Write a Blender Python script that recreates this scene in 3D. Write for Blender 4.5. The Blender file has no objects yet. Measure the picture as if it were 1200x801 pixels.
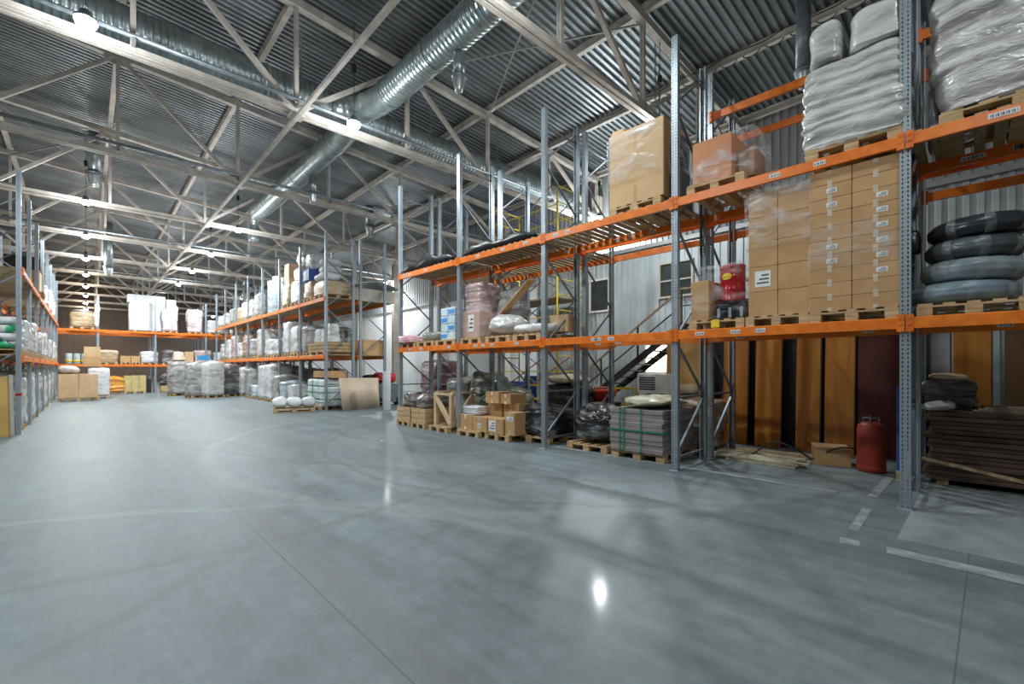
import bpy, math, random
from mathutils import Vector, Matrix, noise
random.seed(7)
PI = math.pi
S = bpy.context.scene
COL = S.collection
EYE = 1.62
YAW = math.radians(43.3)

# ------------------------------------------------------------------ materials
MATS = {}
def nd(nt, t, **kw):
    n = nt.nodes.new(t)
    for k, v in kw.items():
        if k in n.inputs: n.inputs[k].default_value = v
        else: setattr(n, k, v)
    return n
def rgba(c): return (c[0], c[1], c[2], 1)
def mat(name, col, rough=.6, metal=0, var=.12, scale=6, bump=0, bscale=30, stretch=(1, 1, 1), col2=None, spec=.5, detail=4, thr=(.35, .65), rvar=0):
    """principled surface whose colour wanders between two tones"""
    if name in MATS: return MATS[name]
    m = bpy.data.materials.new(name); m.use_nodes = True
    nt = m.node_tree; b = nt.nodes['Principled BSDF']
    b.inputs['Roughness'].default_value = rough; b.inputs['Metallic'].default_value = metal
    b.inputs['Specular IOR Level'].default_value = spec
    tc = nd(nt, 'ShaderNodeTexCoord'); mp = nd(nt, 'ShaderNodeMapping'); mp.inputs['Scale'].default_value = stretch
    nt.links.new(tc.outputs['Object'], mp.inputs['Vector'])
    oi = nd(nt, 'ShaderNodeObjectInfo')
    nz = nd(nt, 'ShaderNodeTexNoise', Scale=scale, Detail=detail, noise_dimensions='4D')
    nt.links.new(mp.outputs[0], nz.inputs['Vector'])
    mul = nd(nt, 'ShaderNodeMath', operation='MULTIPLY'); mul.inputs[1].default_value = 37
    nt.links.new(oi.outputs['Random'], mul.inputs[0]); nt.links.new(mul.outputs[0], nz.inputs['W'])
    cr = nd(nt, 'ShaderNodeValToRGB')
    cr.color_ramp.elements[0].position = thr[0]; cr.color_ramp.elements[1].position = thr[1]
    c2 = col2 or tuple(min(1, x * (1 + var)) for x in col)
    c1 = col if col2 else tuple(x * (1 - var) for x in col)
    cr.color_ramp.elements[0].color = rgba(c1); cr.color_ramp.elements[1].color = rgba(c2)
    nt.links.new(nz.outputs['Fac'], cr.inputs['Fac']); nt.links.new(cr.outputs['Color'], b.inputs['Base Color'])
    if rvar:
        mr = nd(nt, 'ShaderNodeMapRange'); mr.inputs['To Min'].default_value = max(.03, rough - rvar); mr.inputs['To Max'].default_value = rough + rvar
        nt.links.new(nz.outputs['Fac'], mr.inputs['Value']); nt.links.new(mr.outputs[0], b.inputs['Roughness'])
    if bump:
        n2 = nd(nt, 'ShaderNodeTexNoise', Scale=bscale, Detail=3)
        nt.links.new(mp.outputs[0], n2.inputs['Vector'])
        bp = nd(nt, 'ShaderNodeBump', Strength=bump, Distance=.02)
        nt.links.new(n2.outputs['Fac'], bp.inputs['Height']); nt.links.new(bp.outputs[0], b.inputs['Normal'])
    MATS[name] = m
    return m
def film(name, col, white=.45):
    """load seen through wrinkled stretch film: glossy, with milky folds (painted reflections on black film)"""
    if name in MATS: return MATS[name]
    m = bpy.data.materials.new(name); m.use_nodes = True
    nt = m.node_tree; b = nt.nodes['Principled BSDF']
    b.inputs['Roughness'].default_value = .24; b.inputs['Coat Weight'].default_value = .4; b.inputs['Coat Roughness'].default_value = .12
    tc = nd(nt, 'ShaderNodeTexCoord'); oi = nd(nt, 'ShaderNodeObjectInfo')
    mp = nd(nt, 'ShaderNodeMapping'); mp.inputs['Scale'].default_value = (1, 1, 3.2); mp.inputs['Rotation'].default_value = (.25, .2, 0)
    nt.links.new(tc.outputs['Object'], mp.inputs['Vector'])
    mul = nd(nt, 'ShaderNodeMath', operation='MULTIPLY'); mul.inputs[1].default_value = 23
    nt.links.new(oi.outputs['Random'], mul.inputs[0])
    nz = nd(nt, 'ShaderNodeTexNoise', Scale=1.9, Detail=5, Roughness=.5, Distortion=.8, noise_dimensions='4D')
    nt.links.new(mp.outputs[0], nz.inputs['Vector']); nt.links.new(mul.outputs[0], nz.inputs['W'])
    cr = nd(nt, 'ShaderNodeValToRGB')
    e = cr.color_ramp.elements
    e[0].position = .36; e[0].color = rgba(tuple(x * .62 for x in col)); e[1].position = .5; e[1].color = rgba(col)
    e2 = cr.color_ramp.elements.new(.66); e2.color = rgba(tuple(x * (1 - white) + .82 * white for x in col))
    nt.links.new(nz.outputs['Fac'], cr.inputs['Fac']); nt.links.new(cr.outputs[0], b.inputs['Base Color'])
    n2 = nd(nt, 'ShaderNodeTexNoise', Scale=4.5, Detail=3, Distortion=.9)
    nt.links.new(mp.outputs[0], n2.inputs['Vector'])
    bp = nd(nt, 'ShaderNodeBump', Strength=.5, Distance=.05)
    nt.links.new(n2.outputs['Fac'], bp.inputs['Height']); nt.links.new(bp.outputs[0], b.inputs['Normal']); nt.links.new(bp.outputs[0], b.inputs['Coat Normal'])
    MATS[name] = m
    return m
def clear_film(key='clear_film', lo=.05, hi=.5):
    if key in MATS: return MATS[key]
    m = bpy.data.materials.new(key); m.use_nodes = True
    nt = m.node_tree; b = nt.nodes['Principled BSDF']; out = nt.nodes['Material Output']
    b.inputs['Base Color'].default_value = (.75, .76, .78, 1); b.inputs['Roughness'].default_value = .2
    tc = nd(nt, 'ShaderNodeTexCoord'); mp = nd(nt, 'ShaderNodeMapping'); mp.inputs['Scale'].default_value = (1, 1, 2.2)
    mp.inputs['Rotation'].default_value = (.5, .3, 0)
    nt.links.new(tc.outputs['Object'], mp.inputs['Vector'])
    nz = nd(nt, 'ShaderNodeTexNoise', Scale=2.6, Detail=4, Roughness=.5, Distortion=1.0)
    nt.links.new(mp.outputs[0], nz.inputs['Vector'])
    mr = nd(nt, 'ShaderNodeMapRange'); mr.inputs['From Min'].default_value = .4; mr.inputs['From Max'].default_value = .72
    mr.inputs['To Min'].default_value = lo; mr.inputs['To Max'].default_value = hi
    nt.links.new(nz.outputs['Fac'], mr.inputs['Value'])
    bp = nd(nt, 'ShaderNodeBump', Strength=.55, Distance=.04)
    nt.links.new(nz.outputs['Fac'], bp.inputs['Height']); nt.links.new(bp.outputs[0], b.inputs['Normal'])
    tr = nd(nt, 'ShaderNodeBsdfTransparent'); mx = nd(nt, 'ShaderNodeMixShader')
    nt.links.new(mr.outputs[0], mx.inputs[0]); nt.links.new(tr.outputs[0], mx.inputs[1]); nt.links.new(b.outputs[0], mx.inputs[2])
    nt.links.new(mx.outputs[0], out.inputs['Surface'])
    MATS[key] = m
    return m
def post_mat():
    m = bpy.data.materials.new('perforated_galvanised'); m.use_nodes = True
    nt = m.node_tree; b = nt.nodes['Principled BSDF']; out = nt.nodes['Material Output']
    b.inputs['Metallic'].default_value = .55; b.inputs['Roughness'].default_value = .42
    tc = nd(nt, 'ShaderNodeTexCoord'); sp = nd(nt, 'ShaderNodeSeparateXYZ'); nt.links.new(tc.outputs['Object'], sp.inputs[0])
    def M(op, a, bb=None):
        n = nd(nt, 'ShaderNodeMath', operation=op)
        for i, x in enumerate((a, bb)):
            if x is None: continue
            if isinstance(x, (int, float)): n.inputs[i].default_value = x
            else: nt.links.new(x, n.inputs[i])
        return n.outputs[0]
    zc = M('LESS_THAN', M('ABSOLUTE', M('SUBTRACT', M('MODULO', sp.outputs['Z'], .05), .025)), .0125)
    yc = M('LESS_THAN', M('ABSOLUTE', M('SUBTRACT', M('ABSOLUTE', sp.outputs['Y']), .024)), .0065)
    xc = M('LESS_THAN', sp.outputs['X'], .004)
    hole = M('MULTIPLY', M('MULTIPLY', zc, yc), xc)
    xs = M('LESS_THAN', M('ABSOLUTE', M('SUBTRACT', sp.outputs['X'], .05)), .007)
    hole2 = M('MULTIPLY', M('MULTIPLY', zc, xs), M('GREATER_THAN', M('ABSOLUTE', sp.outputs['Y']), .044))
    hole = M('MAXIMUM', hole, hole2)
    nz = nd(nt, 'ShaderNodeTexNoise', Scale=9, Detail=4); nt.links.new(tc.outputs['Object'], nz.inputs['Vector'])
    cr = nd(nt, 'ShaderNodeValToRGB'); cr.color_ramp.elements[0].color = (.27, .32, .36, 1); cr.color_ramp.elements[1].color = (.42, .48, .52, 1)
    nt.links.new(nz.outputs['Fac'], cr.inputs[0]); nt.links.new(cr.outputs[0], b.inputs['Base Color'])
    tr = nd(nt, 'ShaderNodeBsdfTransparent'); mx = nd(nt, 'ShaderNodeMixShader')
    nt.links.new(hole, mx.inputs[0]); nt.links.new(b.outputs[0], mx.inputs[1]); nt.links.new(tr.outputs[0], mx.inputs[2])
    nt.links.new(mx.outputs[0], out.inputs['Surface'])
    return m
def emit(name, col, s):
    m = bpy.data.materials.new(name); m.use_nodes = True; nt = m.node_tree
    b = nt.nodes['Principled BSDF']; b.inputs['Base Color'].default_value = rgba(col)
    b.inputs['Emission Color'].default_value = rgba(col); b.inputs['Emission Strength'].default_value = s
    return m
def floor_mat():
    m = bpy.data.materials.new('polished_concrete'); m.use_nodes = True
    nt = m.node_tree; b = nt.nodes['Principled BSDF']; L = nt.links.new
    tc = nd(nt, 'ShaderNodeTexCoord')
    big = nd(nt, 'ShaderNodeTexNoise', Scale=.45, Detail=7, Roughness=.62, Distortion=.6); L(tc.outputs['Object'], big.inputs['Vector'])
    mp = nd(nt, 'ShaderNodeMapping'); mp.inputs['Rotation'].default_value = (0, 0, .25); mp.inputs['Scale'].default_value = (2.6, .3, 1)
    L(tc.outputs['Object'], mp.inputs['Vector'])
    st = nd(nt, 'ShaderNodeTexNoise', Scale=.8, Detail=8, Roughness=.65, Distortion=.4); L(mp.outputs[0], st.inputs['Vector'])
    mp2 = nd(nt, 'ShaderNodeMapping'); mp2.inputs['Rotation'].default_value = (0, 0, -.9); mp2.inputs['Scale'].default_value = (5, .35, 1)
    L(tc.outputs['Object'], mp2.inputs['Vector'])
    st2 = nd(nt, 'ShaderNodeTexNoise', Scale=.7, Detail=8, Roughness=.7, Distortion=.5); L(mp2.outputs[0], st2.inputs['Vector'])
    fine = nd(nt, 'ShaderNodeTexNoise', Scale=4.5, Detail=9, Roughness=.72); L(tc.outputs['Object'], fine.inputs['Vector'])
    def mixf(f, a, bb):
        x = nd(nt, 'ShaderNodeMix', data_type='FLOAT'); x.inputs[0].default_value = f
        L(a, x.inputs[2]); L(bb, x.inputs[3]); return x.outputs[0]
    v = mixf(.45, big.outputs['Fac'], st.outputs['Fac']); v = mixf(.3, v, st2.outputs['Fac']); v = mixf(.26, v, fine.outputs['Fac'])
    cr = nd(nt, 'ShaderNodeValToRGB'); e = cr.color_ramp.elements
    e[0].position = .38; e[0].color = (.092, .118, .127, 1); e[1].position = .62; e[1].color = (.255, .30, .312, 1)
    mid = cr.color_ramp.elements.new(.5); mid.color = (.168, .204, .216, 1)
    L(v, cr.inputs[0])
    # arcs left by turning wheels
    def arc(cx, cy, r, w, prev, col, amt):
        sx = nd(nt, 'ShaderNodeVectorMath', operation='SUBTRACT'); sx.inputs[1].default_value = (cx, cy, 0); L(tc.outputs['Object'], sx.inputs[0])
        le = nd(nt, 'ShaderNodeVectorMath', operation='LENGTH'); L(sx.outputs[0], le.inputs[0])
        wob = nd(nt, 'ShaderNodeMath', operation='MULTIPLY_ADD'); L(big.outputs['Fac'], wob.inputs[0]); wob.inputs[1].default_value = .9; L(le.outputs['Value'], wob.inputs[2])
        s1 = nd(nt, 'ShaderNodeMath', operation='SUBTRACT'); L(wob.outputs[0], s1.inputs[0]); s1.inputs[1].default_value = r + .45
        ab = nd(nt, 'ShaderNodeMath', operation='ABSOLUTE'); L(s1.outputs[0], ab.inputs[0])
        mr = nd(nt, 'ShaderNodeMapRange'); L(ab.outputs[0], mr.inputs[0]); mr.inputs['From Min'].default_value = w; mr.inputs['From Max'].default_value = w * .3
        mr.inputs['To Min'].default_value = 0; mr.inputs['To Max'].default_value = amt
        k = nd(nt, 'ShaderNodeMath', operation='MULTIPLY'); L(mr.outputs[0], k.inputs[0]); L(big.outputs['Fac'], k.inputs[1])
        mx = nd(nt, 'ShaderNodeMix', data_type='RGBA'); L(k.outputs[0], mx.inputs[0]); L(prev, mx.inputs[6]); mx.inputs[7].default_value = rgba(col)
        return mx.outputs[2]
    c = cr.outputs[0]
    for a in ((9, 7, 6.3, .12, (.08, .095, .1), .3), (9, 7, 6.0, .07, (.08, .095, .1), .5), (8.5, 8.5, 7.0, .16, (.30, .33, .34), .6),
              (-2, 2, 5.2, .12, (.30, .33, .34), .7), (-4, 9, 6.6, .1, (.09, .1, .11), .4), (14, 3, 10.4, .12, (.09, .1, .11), .4), (-9, -1, 9.8, .2, (.28, .31, .32), .6), (20, 16, 19, .15, (.09, .1, .11), .4), (1.2, 14, 9.3, .1, (.12, .12, .12), .7)):
        c = arc(*a[:4], c, a[4], a[5])
    sp = nd(nt, 'ShaderNodeSeparateXYZ'); L(tc.outputs['Object'], sp.inputs[0])
    def joint(out, off, w, prev):     # sawn joints every six metres
        a1 = nd(nt, 'ShaderNodeMath', operation='ADD'); L(out, a1.inputs[0]); a1.inputs[1].default_value = 60 - off
        a2 = nd(nt, 'ShaderNodeMath', operation='MODULO'); L(a1.outputs[0], a2.inputs[0]); a2.inputs[1].default_value = 6
        a3 = nd(nt, 'ShaderNodeMath', operation='LESS_THAN'); L(a2.outputs[0], a3.inputs[0]); a3.inputs[1].default_value = w
        a4 = nd(nt, 'ShaderNodeMath', operation='MULTIPLY'); L(a3.outputs[0], a4.inputs[0]); L(fine.outputs['Fac'], a4.inputs[1])
        mx = nd(nt, 'ShaderNodeMix', data_type='RGBA'); L(a4.outputs[0], mx.inputs[0]); L(prev, mx.inputs[6]); mx.inputs[7].default_value = (.06, .06, .06, 1)
        return mx.outputs[2]
    ax = nd(nt, 'ShaderNodeMath', operation='SUBTRACT'); L(sp.outputs['X'], ax.inputs[0]); ax.inputs[1].default_value = 1.36
    ab = nd(nt, 'ShaderNodeMath', operation='ABSOLUTE'); L(ax.outputs[0], ab.inputs[0])
    ar = nd(nt, 'ShaderNodeMapRange'); L(ab.outputs[0], ar.inputs[0]); ar.inputs['From Min'].default_value = .2; ar.inputs['From Max'].default_value = .04; ar.inputs['To Max'].default_value = 1.0
    am = nd(nt, 'ShaderNodeMath', operation='MULTIPLY'); L(ar.outputs[0], am.inputs[0]); L(fine.outputs['Fac'], am.inputs[1])
    mx = nd(nt, 'ShaderNodeMix', data_type='RGBA'); L(am.outputs[0], mx.inputs[0]); L(c, mx.inputs[6]); mx.inputs[7].default_value = (.165, .16, .15, 1); c = mx.outputs[2]
    c = joint(sp.outputs['X'], 1.22, .012, c); c = joint(sp.outputs['Y'], .13, .01, c)
    cm = nd(nt, 'ShaderNodeMapRange'); L(sp.outputs['X'], cm.inputs[0]); cm.inputs['From Min'].default_value = 1.7; cm.inputs['From Max'].default_value = 2.5; cm.inputs['To Min'].default_value = 0; cm.inputs['To Max'].default_value = .16
    cn = nd(nt, 'ShaderNodeMath', operation='MULTIPLY'); L(cm.outputs[0], cn.inputs[0]); L(big.outputs['Fac'], cn.inputs[1]); L(cn.outputs[0], b.inputs['Coat Weight'])
    L(c, b.inputs['Base Color'])
    mr = nd(nt, 'ShaderNodeMapRange'); L(v, mr.inputs[0]); mr.inputs['From Min'].default_value = .38; mr.inputs['From Max'].default_value = .62
    mr.inputs['To Min'].default_value = .42; mr.inputs['To Max'].default_value = .6; L(mr.outputs[0], b.inputs['Roughness'])
    bp = nd(nt, 'ShaderNodeBump', Strength=.12, Distance=.01); L(fine.outputs['Fac'], bp.inputs['Height']); L(bp.outputs[0], b.inputs['Normal'])
    b.inputs['Specular IOR Level'].default_value = .35; b.inputs['Coat Roughness'].default_value = .11
    return m

STEEL = mat('cream_painted_steel', (.60, .54, .475), .5, 0, .16, 3)
STEEL2 = mat('grey_painted_steel', (.30, .29, .28), .5, 0, .2, 3)
DECK = mat('galvanised_sheet', (.27, .295, .305), .40, .45, .25, 1.2, stretch=(.25, 1, 1))
DUCT = mat('galvanised_duct', (.40, .46, .47), .3, .75, .2, 4, bump=.15, bscale=14)
FLANGE = mat('duct_flange', (.55, .6, .6), .3, .8, .1, 5)
POST = post_mat()
GALV = mat('galvanised_plain', (.36, .41, .45), .42, .55, .2, 8)
BRACE = mat('dark_galvanised', (.20, .23, .26), .45, .5, .2, 8)
ORANGE = mat('orange_powder_coat', (.72, .155, .012), .36, 0, .15, 7, col2=(.92, .23, .02), rvar=.08)
WOOD = mat('pallet_wood', (.40, .26, .12), .75, 0, .3, 5, stretch=(1, 1, 6), col2=(.66, .46, .25), bump=.2)
WOODD = mat('aged_wood', (.30, .21, .11), .8, 0, .3, 4, stretch=(1, 5, 1), col2=(.52, .39, .23), bump=.2)
CARD = mat('cardboard', (.47, .27, .115), .72, 0, .1, 3, col2=(.57, .345, .16))
CARD2 = mat('pale_cardboard', (.55, .36, .19), .72, 0, .1, 3, col2=(.66, .46, .27))
TAPE = mat('brown_packing_tape', (.50, .33, .17), .25, 0, .1, 6)
TAPEW = mat('clear_packing_tape', (.62, .52, .40), .2, 0, .1, 6)
PAPER = mat('white_paper', (.78, .78, .76), .6, 0, .04, 8)
INK = mat('printed_ink', (.08, .08, .09), .6)
BLACK = mat('black_plastic', (.012, .013, .016), .28, 0, .4, 5, bump=.5, bscale=6)
BLACKM = mat('black_matt', (.02, .02, .022), .6, 0, .3, 5)
WHITE = mat('white_plastic', (.62, .63, .64), .4, 0, .05, 3)
SACKW = mat('white_woven_sack', (.80, .81, .82), .55, 0, .1, 5, bump=.35, bscale=16)
REDD = mat('red_drum_enamel', (.42, .01, .015), .22, 0, .15, 3)
YEL = mat('yellow_paint', (.80, .60, .04), .45, 0, .1, 5)
BLUE = mat('blue_paint', (.03, .09, .35), .45, 0, .15, 5)
GREEN = mat('green_plastic', (.015, .2, .09), .4, 0, .1, 5)
WALLW = mat('white_sandwich_panel', (.90, .91, .92), .5, 0, .05, .6)
WALLG = mat('grey_wall_panel', (.36, .37, .37), .6, 0, .1, .6)
WALLB = mat('brown_wall_panel', (.20, .155, .13), .7, 0, .1, .5)
CREAM = mat('cream_column_paint', (.55, .50, .42), .6, 0, .12, 2)
CABIN = mat('grey_green_profiled_sheet', (.50, .56, .57), .5, .1, .1, 1.5)
GLASS = mat('dark_window_glass', (.05, .06, .06), .08, 0, .2, 2)
RUBBER = mat('grey_hose', (.16, .22, .26), .35, 0, .2, 6)
ORW = mat('varnished_wood_panel', (.50, .17, .02), .3, 0, .2, 1.5, stretch=(4, 4, .5), col2=(.74, .32, .05))
REDW = mat('dark_red_panel', (.12, .018, .010), .4, 0, .25, 2)
DKW = mat('dark_brown_sheet', (.075, .04, .028), .5, 0, .3, 6, stretch=(.6, .6, 20), col2=(.13, .08, .055))
RUST = mat('red_cylinder_paint', (.36, .035, .015), .5, 0, .25, 5, col2=(.44, .06, .03))
LAMP = emit('led_diffuser', (.92, .98, 1), 60)

# ------------------------------------------------------------------ mesh collecting
class MB:
    def __init__(s): s.v = []; s.f = []; s.mi = []; s.cur = 0
    def add(s, vs, fs):
        o = len(s.v); s.v += [tuple(v) for v in vs]; s.f += [tuple(i + o for i in f) for f in fs]; s.mi += [s.cur] * len(fs); return s
    def box(s, x0, y0, z0, x1, y1, z1):
        return s.add([(x0, y0, z0), (x1, y0, z0), (x1, y1, z0), (x0, y1, z0), (x0, y0, z1), (x1, y0, z1), (x1, y1, z1), (x0, y1, z1)],
                     [(3, 2, 1, 0), (4, 5, 6, 7), (0, 1, 5, 4), (1, 2, 6, 5), (2, 3, 7, 6), (3, 0, 4, 7)])
    def cbox(s, x0, y0, z0, x1, y1, z1, c=.006):
        """box with chamfered vertical and top edges"""
        P = []
        for z, k in ((z0, 0), (z1 - c, 0), (z1, c)):
            a, b, d, e = x0 + k, y0 + k, x1 - k, y1 - k
            P += [(a + c, b, z), (d - c, b, z), (d, b + c, z), (d, e - c, z), (d - c, e, z), (a + c, e, z), (a, e - c, z), (a, b + c, z)]
        F = [tuple(range(7, -1, -1)), tuple(range(16, 24))]
        for r in (0, 8):
            for i in range(8): F.append((r + i, r + (i + 1) % 8, r + 8 + (i + 1) % 8, r + 8 + i))
        return s.add(P, F)
    def bar(s, p, q, w, h=None, up=(0, 0, 1)):
        h = h or w; p = Vector(p); q = Vector(q); d = (q - p).normalized(); u = Vector(up)
        if abs(d.dot(u)) > .97: u = Vector((1, 0, 0))
        a = d.cross(u).normalized() * w / 2; b = a.cross(d).normalized() * h / 2
        vs = [p - a - b, p + a - b, p + a + b, p - a + b, q - a - b, q + a - b, q + a + b, q - a + b]
        return s.add(vs, [(3, 2, 1, 0), (4, 5, 6, 7), (0, 1, 5, 4), (1, 2, 6, 5), (2, 3, 7, 6), (3, 0, 4, 7)])
    def tube(s, pts, r, n=10, cap=True):
        pts = [Vector(p) for p in pts]; k = len(pts); rs = r if isinstance(r, (list, tuple)) else [r] * k
        V = []; prev = None
        for i, p in enumerate(pts):
            d = (pts[min(i + 1, k - 1)] - pts[max(i - 1, 0)]).normalized()
            if prev is None:
                u = Vector((0, 0, 1)) if abs(d.z) < .9 else Vector((1, 0, 0)); a = d.cross(u).normalized()
            else: a = (prev - d * prev.dot(d)).normalized()
            prev = a; b = d.cross(a)
            for j in range(n):
                t = 2 * PI * j / n; V.append(p + (a * math.cos(t) + b * math.sin(t)) * rs[i])
        F = [(i * n + j, i * n + (j + 1) % n, (i + 1) * n + (j + 1) % n, (i + 1) * n + j) for i in range(k - 1) for j in range(n)]
        if cap: F += [tuple(range(n - 1, -1, -1)), tuple(range((k - 1) * n, k * n))]
        return s.add(V, F)
    def lathe(s, prof, n=24, c=(0, 0)):
        V = [(c[0] + r * math.cos(2 * PI * j / n), c[1] + r * math.sin(2 * PI * j / n), z) for r, z in prof for j in range(n)]
        k = len(prof)
        F = [(i * n + j, i * n + (j + 1) % n, (i + 1) * n + (j + 1) % n, (i + 1) * n + j) for i in range(k - 1) for j in range(n)]
        F += [tuple(range(n - 1, -1, -1)), tuple(range((k - 1) * n, k * n))]
        return s.add(V, F)
    def prism(s, prof, z0, z1):
        n = len(prof)
        return s.add([(x, y, z0) for x, y in prof] + [(x, y, z1) for x, y in prof],
                     [(i, (i + 1) % n, n + (i + 1) % n, n + i) for i in range(n)] + [tuple(range(n - 1, -1, -1)), tuple(range(n, 2 * n))])
    def mesh(s, name, mats, smooth=False):
        me = bpy.data.meshes.new(name); me.from_pydata(s.v, [], s.f); me.update()
        for m in (mats if isinstance(mats, (list, tuple)) else [mats]): me.materials.append(m)
        me.polygons.foreach_set('material_index', s.mi)
        if smooth: me.shade_smooth()
        return me
def link(name, me, parent=None, loc=(0, 0, 0), rz=0, rot=None, sc=None):
    o = bpy.data.objects.new(name, me); COL.objects.link(o); o.parent = parent
    o.location = loc; o.rotation_euler = rot or (0, 0, rz)
    if sc: o.scale = sc
    return o
LABELS = {}
def tag(o, label, cat, group=None):
    if label in LABELS and not group: print('DUP LABEL', label)
    n = len(label.split())
    if n < 4 or n > 16: print('LABEL LEN', n, label)
    if label in LABELS: print('REPEAT', label)
    LABELS[label] = 1
    o['label'] = label; o['category'] = cat
    if group: o['group'] = group
    return o
def thing(name, label, cat, loc=(0, 0, 0), rz=0, group=None, rot=None, sc=None):
    return tag(link(name, None, None, loc, rz, rot, sc), label, cat, group)
def struct(name, me, loc=(0, 0, 0)):
    o = link(name, me, None, loc); o['kind'] = 'structure'; return o
ORD = ['first', 'second', 'third', 'fourth', 'fifth', 'sixth', 'seventh', 'eighth', 'ninth', 'tenth', 'eleventh', 'twelfth', 'thirteenth']

# frames of reference: origin + heading; u = away from the aisle, v = along the run
class Fr:
    def __init__(s, x, y, rz): s.x = x; s.y = y; s.rz = rz; s.c = math.cos(rz); s.s = math.sin(rz)
    def p(s, u, v, z=0): return (s.x + u * s.c - v * s.s, s.y + u * s.s + v * s.c, z)
RR = Fr(6.82, .68, math.radians(1.35))
FB = Fr(6.6, 17.35, 0)
BAYF = 2.83
NLEFT = 7
LF = Fr(-1.14, 16.2 + 2.76 * NLEFT, PI)      # left rack: u points to -X, v runs back towards the camera
BK = Fr(8.95, 37.9, PI / 2)                   # back rack: u points to +Y, v runs towards -X
W = Fr(0, 0, 0)

# ------------------------------------------------------------------ room
HX0, HX1, HY0, HY1 = -9.2, 16.9, -9, 69
def ztop(x): return EYE + 9.42 - .068 * x
m = MB(); m.box(HX0, HY0, -.2, HX1, HY1, 0); struct('floor', m.mesh('floor', floor_mat()))
# corrugated roof deck, ribs across the hall
m = MB(); y = HY0; prof = []
while y < HY1:
    prof += [(y, .0), (y + .075, .0), (y + .1, .075), (y + .175, .075)]; y += .2
V = []; F = []
for (yy, dz) in prof:
    for x in (HX0, HX1): V.append((x, yy, ztop(x) + .33 + dz))
for i in range(len(prof) - 1): F.append((2 * i, 2 * i + 1, 2 * i + 3, 2 * i + 2))
m.add(V, F); struct('ceiling', m.mesh('ceiling', DECK))
def profiled(y0, y1, x, z0, z1, depth, pitch, axis='y'):
    """ribbed sheet standing along an axis"""
    P = []; t = y0
    while t < y1 - 1e-6:
        P += [(t, 0), (t + pitch * .45, 0), (t + pitch * .5, depth), (t + pitch * .95, depth)]; t += pitch
    P.append((y1, 0)); b = MB(); V = []; F = []
    for a, d in P:
        for z in (z0, z1): V.append((x - d, a, z) if axis == 'y' else (a, x - d, z))
    for i in range(len(P) - 1): F.append((2 * i, 2 * i + 2, 2 * i + 3, 2 * i + 1))
    return b.add(V, F)
struct('wall_right', profiled(HY0, HY1, 16.9, 0, 5.95, .006, 1.2).mesh('wall_right', WALLW))
struct('wall_right_upper', profiled(HY0, HY1, 16.95, 5.9, 10.6, .04, .25).mesh('wall_right_upper', WALLG))
struct('wall_left', profiled(HY0, HY1, -9.18, 0, 12, .03, .5).mesh('wall_left', WALLG))
struct('wall_back', profiled(HX0, HX1, 69, 0, 12, .03, .5, 'x').mesh('wall_back', WALLB))
m = MB(); m.box(HX0, HY0 - .2, 0, HX1, HY0, 12); struct('wall_front', m.mesh('wall_front', WALLW))
m = MB(); m.box(16.78, HY0, 5.85, 16.9, HY1, 6.05); struct('trim_1', m.mesh('trim', WALLG))

# painted lines and a lighter slab on the floor
PAINT = mat('worn_white_floor_paint', (.22, .25, .265), .5, 0, .3, 7, col2=(.40, .44, .46))
def strip(pts, label):
    b = MB(); n = len(pts); b.add([(x, y, .003) for x, y in pts] + [(x, y, .0005) for x, y in pts], [tuple(range(n))])
    tag(link('floor_line', b.mesh('floor_line', PAINT)), label, 'floor marking')
strip([(5.29, .66), (5.29, -1.6), (5.1, -1.6), (5.1, .63)], 'worn white painted floor line nearest the camera at lower right')
strip([(7.32, .45), (7.32, -1.8), (7.16, -1.8), (7.16, .45)], 'faint painted floor line running right from the nearest rack post')
strip([(6.55, 1.03), (6.54, .94), (5.56, .91), (5.58, .99)], 'short faded floor line just left of the nearest rack post')
strip([(9.0, 1.09), (9.0, .99), (7.2, .98), (7.2, 1.08)], 'faded floor line beside the red gas cylinder')
strip([(5.27, 1.0), (5.27, .85), (5.1, .82), (5.08, .97)], 'tiny faded floor paint patch left of the nearest rack post')
strip([(7.12, 6.2), (7.2, 1.4), (7.08, 1.4), (7.0, 6.2)], 'faint pale floor line under the front edge of the near rack')
SLAB = mat('pale_concrete_patch', (.22, .25, .265), .5, 0, .2, 3, col2=(.32, .36, .37))
b = MB(); b.add([(5.6, .62, .002), (5.6, -2.6, .002), (8.6, -2.6, .002), (8.6, .64, .002)], [(0, 1, 2, 3)])
tag(link('concrete_patch', b.mesh('concrete_patch', SLAB)), 'paler concrete floor patch right of the nearest rack post', 'floor patch')

b = MB(); b.add([(0, 0, .004), (.07, .02, .012), (.08, .07, .004), (.01, .06, .015), (0, 0, 0), (.07, .02, .008), (.08, .07, 0), (.01, .06, .011)], [(0, 1, 2, 3), (7, 6, 5, 4), (0, 4, 5, 1), (1, 5, 6, 2), (2, 6, 7, 3), (3, 7, 4, 0)])
tag(link('paper_scrap', b.mesh('paper_scrap', PAPER), None, (4.75, 9.25, 0)), 'tiny white scrap of paper on the open floor', 'litter')
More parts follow.
